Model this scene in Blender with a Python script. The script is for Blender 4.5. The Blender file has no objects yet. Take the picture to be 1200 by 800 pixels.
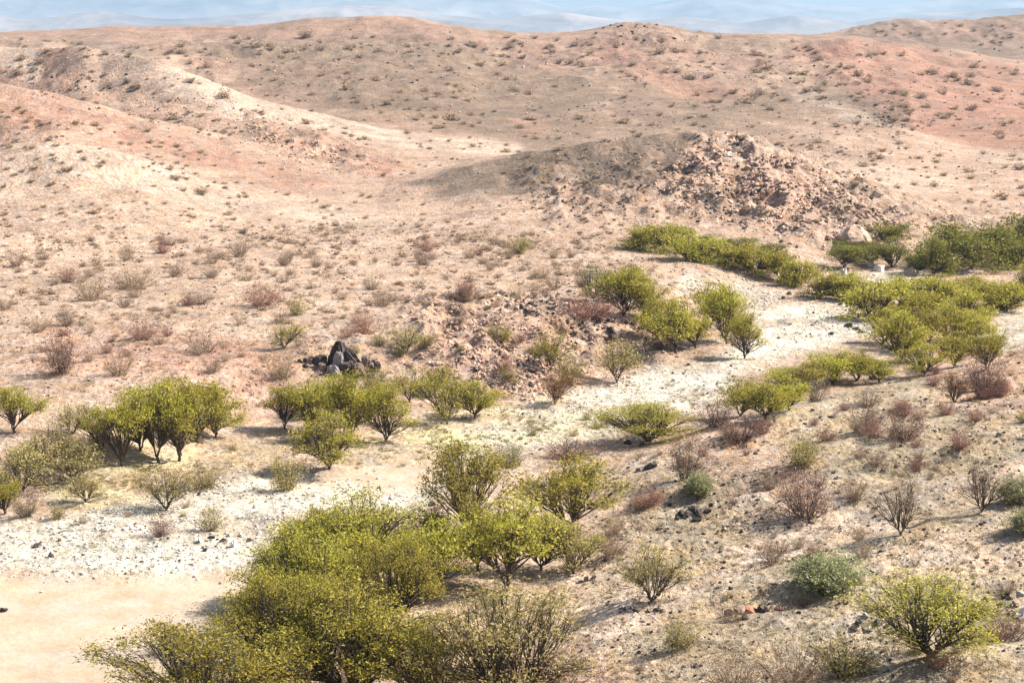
import bpy, math, random
import numpy as np
R = math.radians
random.seed(7); RNG = np.random.default_rng(11)
S = bpy.context.scene
COL = S.collection

# ------------------------------------------------------------------ camera
F = 2239.0                      # focal length in photograph pixels (1200 wide)
CAMZ = 25.0
PITCH = math.atan(370 / F)
cam_d = bpy.data.cameras.new('camera'); cam = bpy.data.objects.new('camera', cam_d); COL.objects.link(cam)
cam.location = (0, 0, CAMZ); cam.rotation_euler = (math.pi/2 - PITCH, 0, 0)
cam_d.sensor_width = 36; cam_d.lens = 36 * F / 1200; cam_d.clip_end = 60000; cam_d.clip_start = 0.5
S.camera = cam
cp, sp = math.cos(PITCH), math.sin(PITCH)

def ray(px, py):
    u = (np.asarray(px, float) - 600) / F; v = (400 - np.asarray(py, float)) / F
    return u, cp + v*sp, -sp + v*cp          # x, y, z of the direction

def at_depth(px, py, D):
    dx, dy, dz = ray(px, py); k = D / dy
    return dx*k, D + 0*dx, CAMZ + dz*k

def project(x, y, z):
    zc = z - CAMZ
    d = y*cp - zc*sp; up = y*sp + zc*cp
    return 600 + F*x/d, 400 - F*up/d

# ------------------------------------------------------------------ noise
TAB = RNG.random((256, 256))
def vnoise(x, y):
    xi = np.floor(x).astype(np.int64); yi = np.floor(y).astype(np.int64)
    fx = x - xi; fy = y - yi
    fx = fx*fx*fx*(fx*(fx*6-15)+10); fy = fy*fy*fy*(fy*(fy*6-15)+10)
    a = TAB[xi & 255, yi & 255]; b = TAB[(xi+1) & 255, yi & 255]
    c = TAB[xi & 255, (yi+1) & 255]; d = TAB[(xi+1) & 255, (yi+1) & 255]
    return (a*(1-fx)+b*fx)*(1-fy) + (c*(1-fx)+d*fx)*fy
def fbm(x, y, s, o=4, seed=0, rid=False):
    t = 0; a = 1; n = 0; x = x/s + seed*17.3; y = y/s + seed*9.7
    for i in range(o):
        v = vnoise(x, y)
        if rid: v = 1 - np.abs(2*v-1)
        t = t + a*v; n += a; a *= .5
        x, y = x*1.9*.8 - y*1.9*.6 + 5.2, x*1.9*.6 + y*1.9*.8 + 1.3
    return t/n - .5
def sstep(a, b, v):
    t = np.clip((v-a)/(b-a), 0, 1); return t*t*(3-2*t)

# ------------------------------------------------------------------ terrain
def flat_xy(pts, z=0):
    out = []
    for px, py in pts:
        dx, dy, dz = ray(px, py); k = (z - CAMZ)/dz
        out.append((dx*k, dy*k))
    return np.array(out, float)

def side_dist(x, y, line):
    """signed distance to a polyline; positive on its right-hand side"""
    best = np.full(x.shape, 1e9); sg = np.ones(x.shape)
    for (ax, ay), (bx, by) in zip(line[:-1], line[1:]):
        vx, vy = bx-ax, by-ay; L = vx*vx+vy*vy
        t = np.clip(((x-ax)*vx+(y-ay)*vy)/L, 0, 1)
        ex, ey = x-(ax+t*vx), y-(ay+t*vy); d = np.hypot(ex, ey)
        s = np.where(ex*vy - ey*vx >= 0, 1., -1.)
        m = d < best - 1e-9; best = np.where(m, d, best); sg = np.where(m, s, sg)
    return best*sg

TOE = np.vstack([[(-40, -60), (-10, 40)], flat_xy([(560, 800), (620, 680), (690, 545), (850, 492), (960, 470), (1080, 440), (1200, 368)]), [(90, 230), (200, 300)]])
BANK = np.vstack([[(-160, 100)], flat_xy([(-200, 612), (0, 606), (140, 590), (250, 545), (330, 500), (500, 470), (620, 472), (700, 442), (800, 415), (850, 385), (880, 345), (960, 325), (1060, 308), (1200, 290)]), [(160, 240), (400, 380)]])

def smooth_interp(ts, vs, q, w=.012):
    g = np.linspace(-.75, .75, 1501); v = np.interp(g, ts, vs)
    n = int(w/.001); k = np.hanning(2*n+3); k /= k.sum()
    v = np.convolve(np.pad(v, n+1, mode='edge'), k, mode='valid')
    return np.interp(q, g, v)

RIDGES = []
def ridge(pts, depths, wf, wb, p=1.4, w=.010, fade=None):
    pts = np.array(pts, float)
    D = np.interp(pts[:, 0], [d[0] for d in depths], [d[1] for d in depths])
    x, y, z = at_depth(pts[:, 0], pts[:, 1], D)
    RIDGES.append(dict(t=x/y, z=z, D=D, wf=wf, wb=wb, p=p, w=w))
ridge([(300,262),(400,240),(480,213),(560,192),(640,178),(700,168),(780,158),(830,161),(900,182),(1000,212),(1100,240),(1200,264),(1330,285),(1500,310)],
      [(300,255),(780,262),(1200,235),(1500,225)], 62, 70, 1.15, .006)
ridge([(700,215),(820,178),(900,150),(980,143),(1060,153),(1150,174),(1200,184),(1330,200),(1500,240)], [(700,340),(1500,350)], 95, 70, 1.3)
ridge([(-500,250),(-200,200),(-60,183),(0,178),(60,168),(110,171),(170,186),(250,215),(330,235),(410,252),(470,268)], [(-500,215),(0,232),(470,240)], 50, 30, 1.6)
ridge([(-500,150),(-200,112),(-60,98),(0,101),(60,109),(150,136),(240,154),(330,174),(420,198),(480,215),(560,240)], [(-500,300),(560,300)], 70, 26, 1.4)
ridge([(-500,70),(-200,50),(-60,54),(0,56),(40,57),(100,58),(160,66),(210,82),(260,100),(300,116),(380,135),(450,152),(540,165),(630,176),(680,184),(760,215)],
      [(-500,420),(0,400),(300,360),(640,330),(760,330)], 75, 45, 1.25, .005)
ridge([(-600,60),(-200,52),(-60,44),(0,41),(60,39),(130,33),(220,35),(300,31),(360,25),(440,22),(500,26),(560,36),(620,40),(680,38),(720,34),(770,34),(810,40),(870,42),(940,43),(1000,43),(1060,50),(1130,62),(1200,72),(1400,90),(1700,120)],
      [(-600,700),(1700,660)], 330, 160, 1.1, .006)
ridge([(500,70),(900,50),(960,44),(1000,33),(1040,27),(1080,24),(1140,27),(1170,21),(1200,19),(1400,10),(1700,30)], [(500,980),(1700,1000)], 200, 150, 1.2, .004)

def base_height(x, y):
    st = side_dist(x, y, TOE); st = np.maximum(st, 0)
    z = 13*(1-np.exp(-st*.17/13)) * sstep(0, 5, st)
    sb = np.maximum(-side_dist(x, y, BANK), 0)
    plain = 1.9*sstep(0, 8, sb + 3*fbm(x, y, 7, 3, 5)) + .012*np.minimum(sb, 420)
    z = np.where((y > 60) | (x < 0), z + plain, z)
    rise = np.clip(48-y, 0, 200)
    z = z + 23.4*(1-np.exp(-rise*rise/1500.))
    z = z - 14*sstep(1050, 3000, y)
    # undulation
    z = z + .9*fbm(x, y, 38, 3, 1)*sstep(2, 14, sb+st) + .25*fbm(x, y, 9, 3, 2)
    return z

def height(x, y):
    b = base_height(x, y)
    t = x/np.maximum(y, 25.)
    add = np.zeros_like(b)
    for i, r in enumerate(RIDGES):
        D = smooth_interp(r['t'], r['D'], t, r['w']); zc = smooth_interp(r['t'], r['z'], t, r['w'])
        c = np.maximum(zc - b, 0)
        u = y - D
        wob = 1 + .55*fbm(x, y, D.mean()*.14, 3, 20+i)
        s = np.where(u < 0, -u/(r['wf']*wob), u/r['wb'])
        s = np.clip(s, 0, 1)
        s2 = (np.sqrt(s*s+.0012) - .0346)
        f = np.clip(1-s2, 0, 1)**r['p']; f = f*(1-.35*s*(1-s))
        g = fbm(x, y, D.mean()*.10, 4, 40+i, rid=True)      # gullies run down the flanks, none on the crest line
        v = c*f*(1 - .75*g*sstep(0, .3, s)) 
        k = .5
        m = np.maximum(add, v); add = m + np.log1p(np.exp(-np.abs(add-v)/k))*k*np.exp(-np.minimum(add,v)*0)*sstep(0,.8,np.minimum(add, v))
    return b + add, add

rows = [-40, -30, -20, -10, 0, 8, 16, 22, 28, 33, 38, 42, 46, 49]
y = 50.
while y < 1300: rows.append(y); y += .0029*y
while y < 30000: rows.append(y); y *= 1.06
rows = np.array(rows)
fine = np.linspace(-.283, .283, 860)
outer = .283 + .012*np.arange(1, 40)**1.15
ts = np.concatenate([-outer[::-1], fine, outer])
Y, T = np.meshgrid(rows, ts, indexing='ij')
X = T*(Y+70)
# keep the fan narrower near in step with what the picture sees
Z, ADD = height(X, Y)
NR, NC = X.shape

def grid_h(x, y, Zg=None):
    Zg = Z if Zg is None else Zg
    x = np.asarray(x, float); y = np.asarray(y, float)
    r = np.interp(y, rows, np.arange(NR)); c = np.interp(x/(y+70), ts, np.arange(NC))
    r0 = np.clip(np.floor(r).astype(int), 0, NR-2); c0 = np.clip(np.floor(c).astype(int), 0, NC-2)
    fr = r-r0; fc = c-c0
    return (Zg[r0, c0]*(1-fc)+Zg[r0, c0+1]*fc)*(1-fr) + (Zg[r0+1, c0]*(1-fc)+Zg[r0+1, c0+1]*fc)*fr

MARCH = np.geomspace(45, 1300, 1400)
def ground_at(px, py):
    px = np.atleast_1d(np.asarray(px, float)); py = np.atleast_1d(np.asarray(py, float))
    dx, dy, dz = ray(px, py)
    out = np.zeros((len(px), 3))
    for i in range(0, len(px), 400):
        a = slice(i, i+400)
        k = MARCH[None, :]/dy[a, None]
        gx = dx[a, None]*k; gz = CAMZ + dz[a, None]*k
        h = grid_h(gx, np.broadcast_to(MARCH[None, :], gx.shape))
        below = gz < h
        j = np.argmax(below, axis=1); j = np.where(below.any(axis=1), j, len(MARCH)-1); j = np.maximum(j, 1)
        ii = np.arange(gx.shape[0])
        d0 = (gz-h)[ii, j-1]; d1 = (gz-h)[ii, j]; fr = np.clip(d0/(d0-d1+1e-9), 0, 1)
        yy = MARCH[j-1]*(1-fr) + MARCH[j]*fr
        kk = yy/dy[a]; xx = dx[a]*kk
        out[a] = np.stack([xx, yy, grid_h(xx, yy)], 1)
    return out

# ---------------- colour zones: outlines carried onto the ground, then measured there in (bearing, log distance)
def bl(x, y):
    yy = np.maximum(y, 20.)
    return x/yy*F, np.log(yy)*F*.12
UX, UY = bl(X, Y)
def zone(poly, feather=8, wob=14, seed=3):
    g = ground_at([p[0] for p in poly], [p[1] for p in poly])
    qx, qy = bl(g[:, 0], g[:, 1])
    x0, x1, y0, y1 = qx.min()-60, qx.max()+60, qy.min()-60, qy.max()+60
    m = (UX > x0) & (UX < x1) & (UY > y0) & (UY < y1)
    out = np.zeros_like(UX)
    px, py = UX[m], UY[m]
    px = px + wob*2*fbm(X[m], Y[m], 6, 3, seed); py = py + wob*fbm(X[m], Y[m], 7, 3, seed+1)
    ins = np.zeros(px.shape, bool); dist = np.full(px.shape, 1e9)
    n = len(qx)
    for i in range(n):
        ax, ay, bx, by = qx[i], qy[i], qx[(i+1) % n], qy[(i+1) % n]
        c = ((ay > py) != (by > py)) & (px < (bx-ax)*(py-ay)/(by-ay+1e-12)+ax); ins ^= c
        vx, vy = bx-ax, by-ay; L = vx*vx+vy*vy+1e-9
        t = np.clip(((px-ax)*vx+(py-ay)*vy)/L, 0, 1)
        dist = np.minimum(dist, np.hypot(px-ax-t*vx, py-ay-t*vy))
    sd = np.where(ins, dist, -dist)
    out[m] = sstep(-feather, feather, sd)
    return out
def stroke(line, w=5, feather=5, wob=6, seed=5):
    g = ground_at([p[0] for p in line], [p[1] for p in line])
    qx, qy = bl(g[:, 0], g[:, 1])
    m = (UX > qx.min()-60) & (UX < qx.max()+60) & (UY > qy.min()-60) & (UY < qy.max()+60)
    px = UX[m] + wob*2*fbm(X[m], Y[m], 6, 3, seed); py = UY[m] + wob*fbm(X[m], Y[m], 7, 3, seed+1)
    dist = np.full(px.shape, 1e9)
    for i in range(len(qx)-1):
        ax, ay, bx, by = qx[i], qy[i], qx[i+1], qy[i+1]
        vx, vy = bx-ax, by-ay; L = vx*vx+vy*vy+1e-9
        t = np.clip(((px-ax)*vx+(py-ay)*vy)/L, 0, 1)
        dist = np.minimum(dist, np.hypot(px-ax-t*vx, py-ay-t*vy))
    out = np.zeros_like(UX); out[m] = 1-sstep(w, w+feather, dist)
    return out

SAND = [(-80,674),(60,672),(120,674),(250,668),(300,668),(345,700),(330,760),(150,850),(-80,880)]
SAND2 = [(300,545),(370,552),(450,535),(525,528),(535,552),(500,575),(440,580),(380,572),(320,575)]
GRAV = [(-80,612),(60,606),(140,592),(200,572),(300,548),(420,566),(470,575),(540,560),(500,600),(340,612),(300,668),(120,674),(-80,674)]
GRAV2 = [(520,512),(600,488),(640,478),(705,450),(770,430),(835,420),(870,395),(880,368),(960,352),(1030,366),(1015,392),(950,412),(880,428),(845,470),(780,484),(700,512),(620,530),(530,545)]
GRAV3 = [(985,322),(1075,318),(1092,334),(1075,346),(1000,346)]
GRAV4 = [(1160,362),(1260,345),(1260,400),(1165,415)]
GRAV5 = [(800,318),(880,328),(930,352),(890,366),(830,345),(790,335)]
m_sand = np.maximum(zone(SAND, 4, 5), .8*zone(SAND2, 8))
m_grav = np.clip(zone(GRAV, 6) + zone(GRAV2, 8) + zone(GRAV3, 6) + .6*zone(GRAV4, 8) + .45*zone(GRAV5, 8), 0, 1)
m_grass = np.clip(zone([(370,520),(440,505),(520,500),(570,482),(640,478),(700,476),(720,500),(640,518),(560,528),(500,534),(430,545),(390,545)], 12)
          + zone([(60,545),(200,535),(300,515),(330,520),(300,548),(200,570),(120,585),(60,580)], 12) + .6*zone([(480,520),(560,515),(560,540),(520,560),(470,545)], 10), 0, 1)
m_red = np.clip(zone([(-60,110),(60,118),(130,132),(220,160),(330,188),(400,215),(360,222),(250,200),(120,165),(40,150),(-60,150)], 14)
        + zone([(930,58),(1000,50),(1100,62),(1200,80),(1300,95),(1300,185),(1160,178),(1080,160),(1020,120),(960,80)], 16)
        + .7*zone([(680,62),(720,58),(800,90),(880,115),(830,125),(730,95)], 10) + .5*zone([(600,140),(640,138),(640,158),(600,160)], 8)
        + .8*zone([(280,130),(340,138),(420,175),(480,190),(460,208),(400,195),(330,175)], 10), 0, 1)
m_pink = np.clip(zone([(30,395),(150,385),(250,395),(350,420),(320,470),(250,455),(100,440),(20,430)], 18) + zone([(500,395),(560,385),(660,405),(690,450),(600,465),(520,440)], 14)
        + .7*zone([(1090,420),(1200,400),(1260,440),(1200,490),(1120,480),(1080,450)], 14) + .6*zone([(760,510),(860,500),(960,540),(960,600),(860,590)], 18)
        + .7*zone([(800,190),(840,170),(900,185),(960,220),(950,265),(870,262),(810,230)], 12)
        + .8*zone([(580,780),(700,770),(760,830),(600,860)], 14), 0, 1)
m_shade_dark = np.clip(.9*zone([(470,214),(560,192),(700,168),(780,157),(840,162),(800,190),(790,230),(720,235),(600,228),(520,232)], 8)  # shade of the knoll's left face put into colour; rest is darker ground
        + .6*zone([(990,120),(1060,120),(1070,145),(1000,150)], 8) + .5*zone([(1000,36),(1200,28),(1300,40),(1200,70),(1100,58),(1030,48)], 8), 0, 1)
m_spine = np.clip(.45*zone([(50,56),(130,52),(210,76),(270,110),(300,135),(180,112),(90,86)], 8, 10) + stroke([(0,62),(20,66),(40,78)], 5) + 1.2*stroke([(200,84),(260,104),(300,121),(380,140),(450,158),(540,170),(600,174)], 5, 14, 4)
        + .5*stroke([(20,172),(60,172),(110,176),(170,190),(250,220),(330,238),(420,256)], 6, 8) + .35*stroke([(-20,215),(100,205),(180,215),(260,235),(400,262),(500,268)], 8, 14)
        + .8*stroke([(700,742),(760,722),(830,690),(900,655),(960,632),(1040,606)], 5, 7, 10) + .7*stroke([(640,735),(700,728),(740,705)], 4, 6)
        + .7*stroke([(880,628),(960,600),(1060,578),(1200,556)], 5, 9, 12) + .6*stroke([(1000,720),(1100,660),(1240,640)], 5, 12, 12)
        + .5*stroke([(940,110),(1000,135),(1080,158),(1200,188)], 5, 9) + .5*stroke([(860,175),(980,196),(1100,215)], 10, 12), 0, 1)
st = side_dist(X, Y, TOE)
m_slope = sstep(-2, 8, st)*(Y < 400)
m_back = sstep(270, 420, Y)
m_ledge = np.clip(zone([(470,350),(600,335),(720,372),(800,400),(790,418),(700,440),(620,470),(520,455),(480,420)], 14)
        + zone([(790,180),(840,168),(920,190),(1000,240),(1060,280),(940,275),(840,262),(790,235)], 12)
        + .8*zone([(600,205),(760,190),(800,235),(760,262),(640,250)], 14) + .7*zone([(280,140),(350,150),(430,185),(400,200),(320,180)], 8)
        + .6*zone([(60,92),(150,100),(250,135),(240,150),(150,125),(60,108)], 8) + .6*zone([(340,390),(460,380),(480,430),(360,440)], 10), 0, 1)

m_crag = np.clip(zone([(600,200),(690,176),(790,166),(860,164),(930,188),(1040,225),(1160,262),(1120,285),(1000,282),(860,268),(760,262),(650,250)], 16, 20)
        + .5*zone([(270,130),(350,140),(480,190),(460,208),(380,195),(300,170)], 8) + 0*zone([(40,82),(110,84),(210,110),(250,140),(150,125),(60,104)], 8)
        + .7*zone([(690,34),(800,36),(820,60),(720,62)], 8) + .6*zone([(1020,118),(1075,120),(1075,155),(1020,150)], 8), 0, 1)
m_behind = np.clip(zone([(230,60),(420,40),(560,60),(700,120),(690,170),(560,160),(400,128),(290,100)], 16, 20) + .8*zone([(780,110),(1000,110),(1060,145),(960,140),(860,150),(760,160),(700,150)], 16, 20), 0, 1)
m_soft = np.maximum(stroke([(-60,54),(0,58),(40,66),(100,58),(160,67),(210,84),(260,103),(300,120),(380,139),(450,157),(540,170),(625,178)], 12, 60, 0), stroke([(-60,185),(20,180),(60,172),(110,176),(170,190),(250,220),(330,238)], 12, 50, 0))
# fine relief: stony ledges, gullies on the right slope, ripples of the gravel bars
rough = .25*fbm(X, Y, 2.4, 4, 50) + .12*fbm(X, Y, .9, 2, 51)
Z = Z + rough*(1-.92*m_sand)*(1+1.2*m_grav*.4)*sstep(40, 60, Y)*np.clip(1.5-Y/600, .3, 1)
Z = Z + m_ledge*(1.9*fbm(X, Y, 4.2, 5, 60, rid=True) + .8*fbm(X, Y*1.6, 1.6, 2, 61))
Z = Z + m_slope*(1-m_grav)*(1.5*fbm((X*.94+Y*.33)*.22, -X*.33+Y*.94, 3.4, 4, 62, rid=True))*sstep(45, 60, Y)
Z = Z + m_back*(4.6*fbm(X, Y, 60, 4, 63, rid=True) + 1.5*fbm(X, Y, 14, 4, 64))*sstep(0, 3, ADD)*(1-sstep(1200, 1500, Y))*.7*(1-.8*m_soft)
spur = fbm(X, Y*.3, 17, 4, 65, rid=True) + .6*fbm(X*.9+Y*.15, Y*.3, 8, 3, 66, rid=True)      # spurs and gullies that run down the far flanks
Z = Z + m_back*sstep(1.5, 6, ADD)*(1-sstep(1200, 1500, Y))*(1-.85*m_soft)*spur*np.clip(Y/420, .6, 1.4)*1.5*(1-.75*sstep(560, 690, Y)*(Y < 900))
Z = Z + sstep(.5, 3, ADD)*(1-m_back)*(1-.8*m_soft)*spur*.9
Z = Z + m_crag*(1-.55*m_shade_dark)*(2.6*np.maximum(fbm(X, Y, 7, 5, 67, rid=True), -.1) + 1.3*np.maximum(fbm(X, Y, 2.6, 3, 68, rid=True), 0))
Z = Z - .25*m_sand
# the bed of the wash stays open to the view

def cmix(a, b, m): return a*(1-m[..., None]) + np.array(b)*m[..., None]
C = np.zeros(X.shape+(3,)) + np.array((.475, .338, .25))
n1 = fbm(X, Y, 16, 4, 70)+.5; n2 = fbm(X, Y, 5, 4, 71)+.5; n3 = fbm(UX, UY*2.2, 60, 4, 72)+.5
C = cmix(C, (.38, .265, .19), sstep(.45, .7, n1)*.7)
across = -X*.33 + Y*.94; along = X*.94 + Y*.33
n5 = fbm(along*.22, across, 2.6, 4, 74)+.5                      # long bands that run up the right-hand slope
n6 = fbm(UX, UY*1.7, 26, 4, 75)+.5
C = cmix(C, (.42, .325, .22), m_slope*.9)
C = cmix(C, (.30, .25, .18), m_slope*sstep(.52, .66, n5)*.55)
C = cmix(C, (.43, .295, .218), sstep(140, 230, Y)*.75)
C = cmix(C, (.30, .20, .148), m_back*.9)
C = cmix(C, (.235, .168, .122), m_back*sstep(.45, .65, n3)*.7)
C = cmix(C, (.36, .215, .16), m_back*sstep(.45, .6, fbm(X, Y, 90, 3, 78)+.5)*.5)
C = cmix(C, (.42, .295, .215), m_back*sstep(.55, .68, n6)*.45)
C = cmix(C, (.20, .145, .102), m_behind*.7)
C = cmix(C, (.22, .155, .115), m_back*sstep(-.05, -.25, spur)*.35)
C = cmix(C, (.21, .155, .115), m_crag*sstep(.5, .62, n2)*.5)  # dark speckles painted in as shadow among the crags
C = cmix(C, (.33, .175, .125), m_red*(.45+.4*sstep(.35, .6, n2)))
C = cmix(C, (.45, .26, .19), m_pink*.7)
C = cmix(C, (.44, .29, .215), m_ledge*.6)
C = cmix(C, (.19, .14, .10), m_ledge*sstep(.55, .65, n6)*.6)
C = cmix(C, (.15, .11, .08), m_shade_dark*.95*(.65+.35*sstep(.35, .5, n6)))
C = cmix(C, (.60, .53, .43), m_grav*(.6+.4*sstep(.35, .6, n2)))
C = cmix(C, (.50, .45, .23), m_grass*(.25+.6*sstep(.4, .6, n2)))
C = cmix(C, (.42, .328, .245), m_sand)
C = cmix(C, (.50, .38, .295), m_spine*.85*(.7+.3*sstep(.3, .55, n2)))
C = C*(.80+.40*n2[..., None])*(.9+.2*(fbm(X, Y, 1.3, 3, 77)+.5)[..., None])

def link_mesh(name, V, Fc, mat=None, smooth=False, parent=None, attrs=None, link=True, matidx=None):
    me = bpy.data.meshes.new(name)
    V = np.asarray(V, np.float32)
    if isinstance(Fc, np.ndarray):
        k = Fc.shape[1]; sizes = np.full(len(Fc), k, np.int32); loops = Fc.astype(np.int32).ravel()
    else:
        sizes = np.concatenate([np.full(len(f), f.shape[1], np.int32) for f in Fc]); loops = np.concatenate([f.astype(np.int32).ravel() for f in Fc])
    me.vertices.add(len(V)); me.vertices.foreach_set('co', V.ravel())
    me.loops.add(len(loops)); me.loops.foreach_set('vertex_index', loops)
    st_ = np.zeros(len(sizes), np.int32); st_[1:] = np.cumsum(sizes)[:-1]
    me.polygons.add(len(sizes)); me.polygons.foreach_set('loop_start', st_)
    if matidx is not None: me.polygons.foreach_set('material_index', matidx.astype(np.int32))
    me.polygons.foreach_set('use_smooth', np.full(len(sizes), smooth))
    for k_, (typ, a) in (attrs or {}).items():
        at = me.attributes.new(k_, typ, 'POINT')
        if typ == 'FLOAT': at.data.foreach_set('value', np.asarray(a, np.float32).ravel())
        else:
            a = np.concatenate([a.reshape(-1, 3), np.ones((len(V), 1))], 1)
            at.data.foreach_set('color', a.astype(np.float32).ravel())
    me.update(calc_edges=True); me.validate()
    for m in (mat if isinstance(mat, (list, tuple)) else [mat]):
        if m: me.materials.append(m)
    if not link: return me
    o = bpy.data.objects.new(name, me); COL.objects.link(o)
    if parent: o.parent = parent
    return o

# ------------------------------------------------------------------ materials
def new_mat(name):
    m = bpy.data.materials.new(name); m.use_nodes = True
    nt = m.node_tree; nt.nodes.clear()
    return m, nt, nt.nodes.new, nt.links.new
def out_(nt, sh):
    o = nt.nodes.new('ShaderNodeOutputMaterial'); nt.links.new(sh, o.inputs[0]); return o

def mat_ground():
    m, nt, N, L = new_mat('desert_ground')
    at = N('ShaderNodeAttribute'); at.attribute_name = 'col'
    gm = N('ShaderNodeAttribute'); gm.attribute_name = 'sandy'
    geo = N('ShaderNodeNewGeometry')
    def noise(s, d, r=.6):
        n = N('ShaderNodeTexNoise'); n.inputs['Scale'].default_value = s; n.inputs['Detail'].default_value = d; n.inputs['Roughness'].default_value = r
        L(geo.outputs['Position'], n.inputs['Vector']); return n
    def ramp(src, a, b, c0, c1):
        r = N('ShaderNodeMapRange'); r.inputs[1].default_value = a; r.inputs[2].default_value = b; r.inputs[3].default_value = c0; r.inputs[4].default_value = c1
        L(src, r.inputs[0]); return r.outputs[0]
    n1 = noise(1.1, 6, .7); n2 = noise(4.5, 4, .7); n3 = noise(.18, 5, .6)
    vo = N('ShaderNodeTexVoronoi'); vo.inputs['Scale'].default_value = 2.3; L(geo.outputs['Position'], vo.inputs['Vector'])
    def math_(op, a, b):
        k = N('ShaderNodeMath'); k.operation = op
        for i, v in enumerate((a, b)):
            if isinstance(v, (int, float)): k.inputs[i].default_value = v
            else: L(v, k.inputs[i])
        return k.outputs[0]
    f = math_('MULTIPLY', ramp(n1.outputs[0], .32, .68, .62, 1.28), ramp(n2.outputs[0], .32, .68, .72, 1.22))
    f = math_('MULTIPLY', f, ramp(n3.outputs[0], .35, .65, .84, 1.14))
    # small dark stones and pale stones lying in the soil
    vs = ramp(vo.outputs['Distance'], .12, .22, .62, 1.0)
    f = math_('MULTIPLY', f, vs)
    mx = N('ShaderNodeMix'); mx.data_type = 'FLOAT'; L(gm.outputs['Fac'], mx.inputs[0]); L(f, mx.inputs[2]); mx.inputs[3].default_value = 1.0
    rs = ramp(n1.outputs[0], .3, .7, .95, 1.05); L(rs, mx.inputs[3])
    wv = N('ShaderNodeTexNoise'); wv.inputs['Scale'].default_value = .8; wv.inputs['Detail'].default_value = 8; wv.inputs['Roughness'].default_value = .75
    mp = N('ShaderNodeMapping'); mp.inputs['Scale'].default_value = (.55, 1.0, 1); L(geo.outputs['Position'], mp.inputs['Vector']); L(mp.outputs[0], wv.inputs['Vector'])
    L(math_('MULTIPLY', ramp(wv.outputs[0], .35, .65, .88, 1.06), ramp(n2.outputs[0], .35, .65, .93, 1.05)), mx.inputs[3])
    vm = N('ShaderNodeVectorMath'); vm.operation = 'SCALE'; L(at.outputs['Color'], vm.inputs[0]); L(mx.outputs[0], vm.inputs['Scale'])
    # warm / cool drift
    n4 = noise(.6, 4); hs = N('ShaderNodeHueSaturation'); L(vm.outputs[0], hs.inputs['Color'])
    L(ramp(n4.outputs[0], .35, .65, .8, 1.2), hs.inputs['Saturation'])
    b = N('ShaderNodeBsdfPrincipled'); b.inputs['Roughness'].default_value = .95; b.inputs['Specular IOR Level'].default_value = .15
    L(hs.outputs[0], b.inputs['Base Color'])
    bp = N('ShaderNodeBump'); bp.inputs['Distance'].default_value = .35
    hsum = math_('ADD', n1.outputs[0], math_('MULTIPLY', n2.outputs[0], .45)); hsum = math_('ADD', hsum, math_('MULTIPLY', vo.outputs['Distance'], -.35))
    L(hsum, bp.inputs['Height']); L(ramp(gm.outputs['Fac'], 0, 1, .9, .25), bp.inputs['Strength'])
    L(bp.outputs[0], b.inputs['Normal']); out_(nt, b.outputs[0]); return m

def mat_leaf(name, c0, c1, c2, trans=.3):
    m, nt, N, L = new_mat(name)
    at = N('ShaderNodeAttribute'); at.attribute_name = 'v'
    oi = N('ShaderNodeObjectInfo')
    cr = N('ShaderNodeValToRGB'); cr.color_ramp.elements[0].color = (*c0, 1); cr.color_ramp.elements[1].color = (*c2, 1)
    e = cr.color_ramp.elements.new(.5); e.color = (*c1, 1); L(at.outputs['Fac'], cr.inputs[0])
    hs = N('ShaderNodeHueSaturation'); L(cr.outputs[0], hs.inputs['Color'])
    for o0, inp, a, b_ in ((0, 'Hue', .486, .508), (0, 'Value', .82, 1.2)):
        r = N('ShaderNodeMapRange'); r.inputs[3].default_value = a; r.inputs[4].default_value = b_
        L(oi.outputs['Random'], r.inputs[0]); L(r.outputs[0], hs.inputs[inp])
    d = N('ShaderNodeBsdfDiffuse'); t = N('ShaderNodeBsdfTranslucent'); L(hs.outputs[0], d.inputs[0]); L(hs.outputs[0], t.inputs[0])
    g = N('ShaderNodeBsdfGlossy'); g.inputs['Roughness'].default_value = .45
    mx = N('ShaderNodeMixShader'); mx.inputs[0].default_value = trans; L(d.outputs[0], mx.inputs[1]); L(t.outputs[0], mx.inputs[2])
    m2 = N('ShaderNodeMixShader'); m2.inputs[0].default_value = .012; L(mx.outputs[0], m2.inputs[1]); L(g.outputs[0], m2.inputs[2])
    out_(nt, m2.outputs[0]); return m

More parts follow.
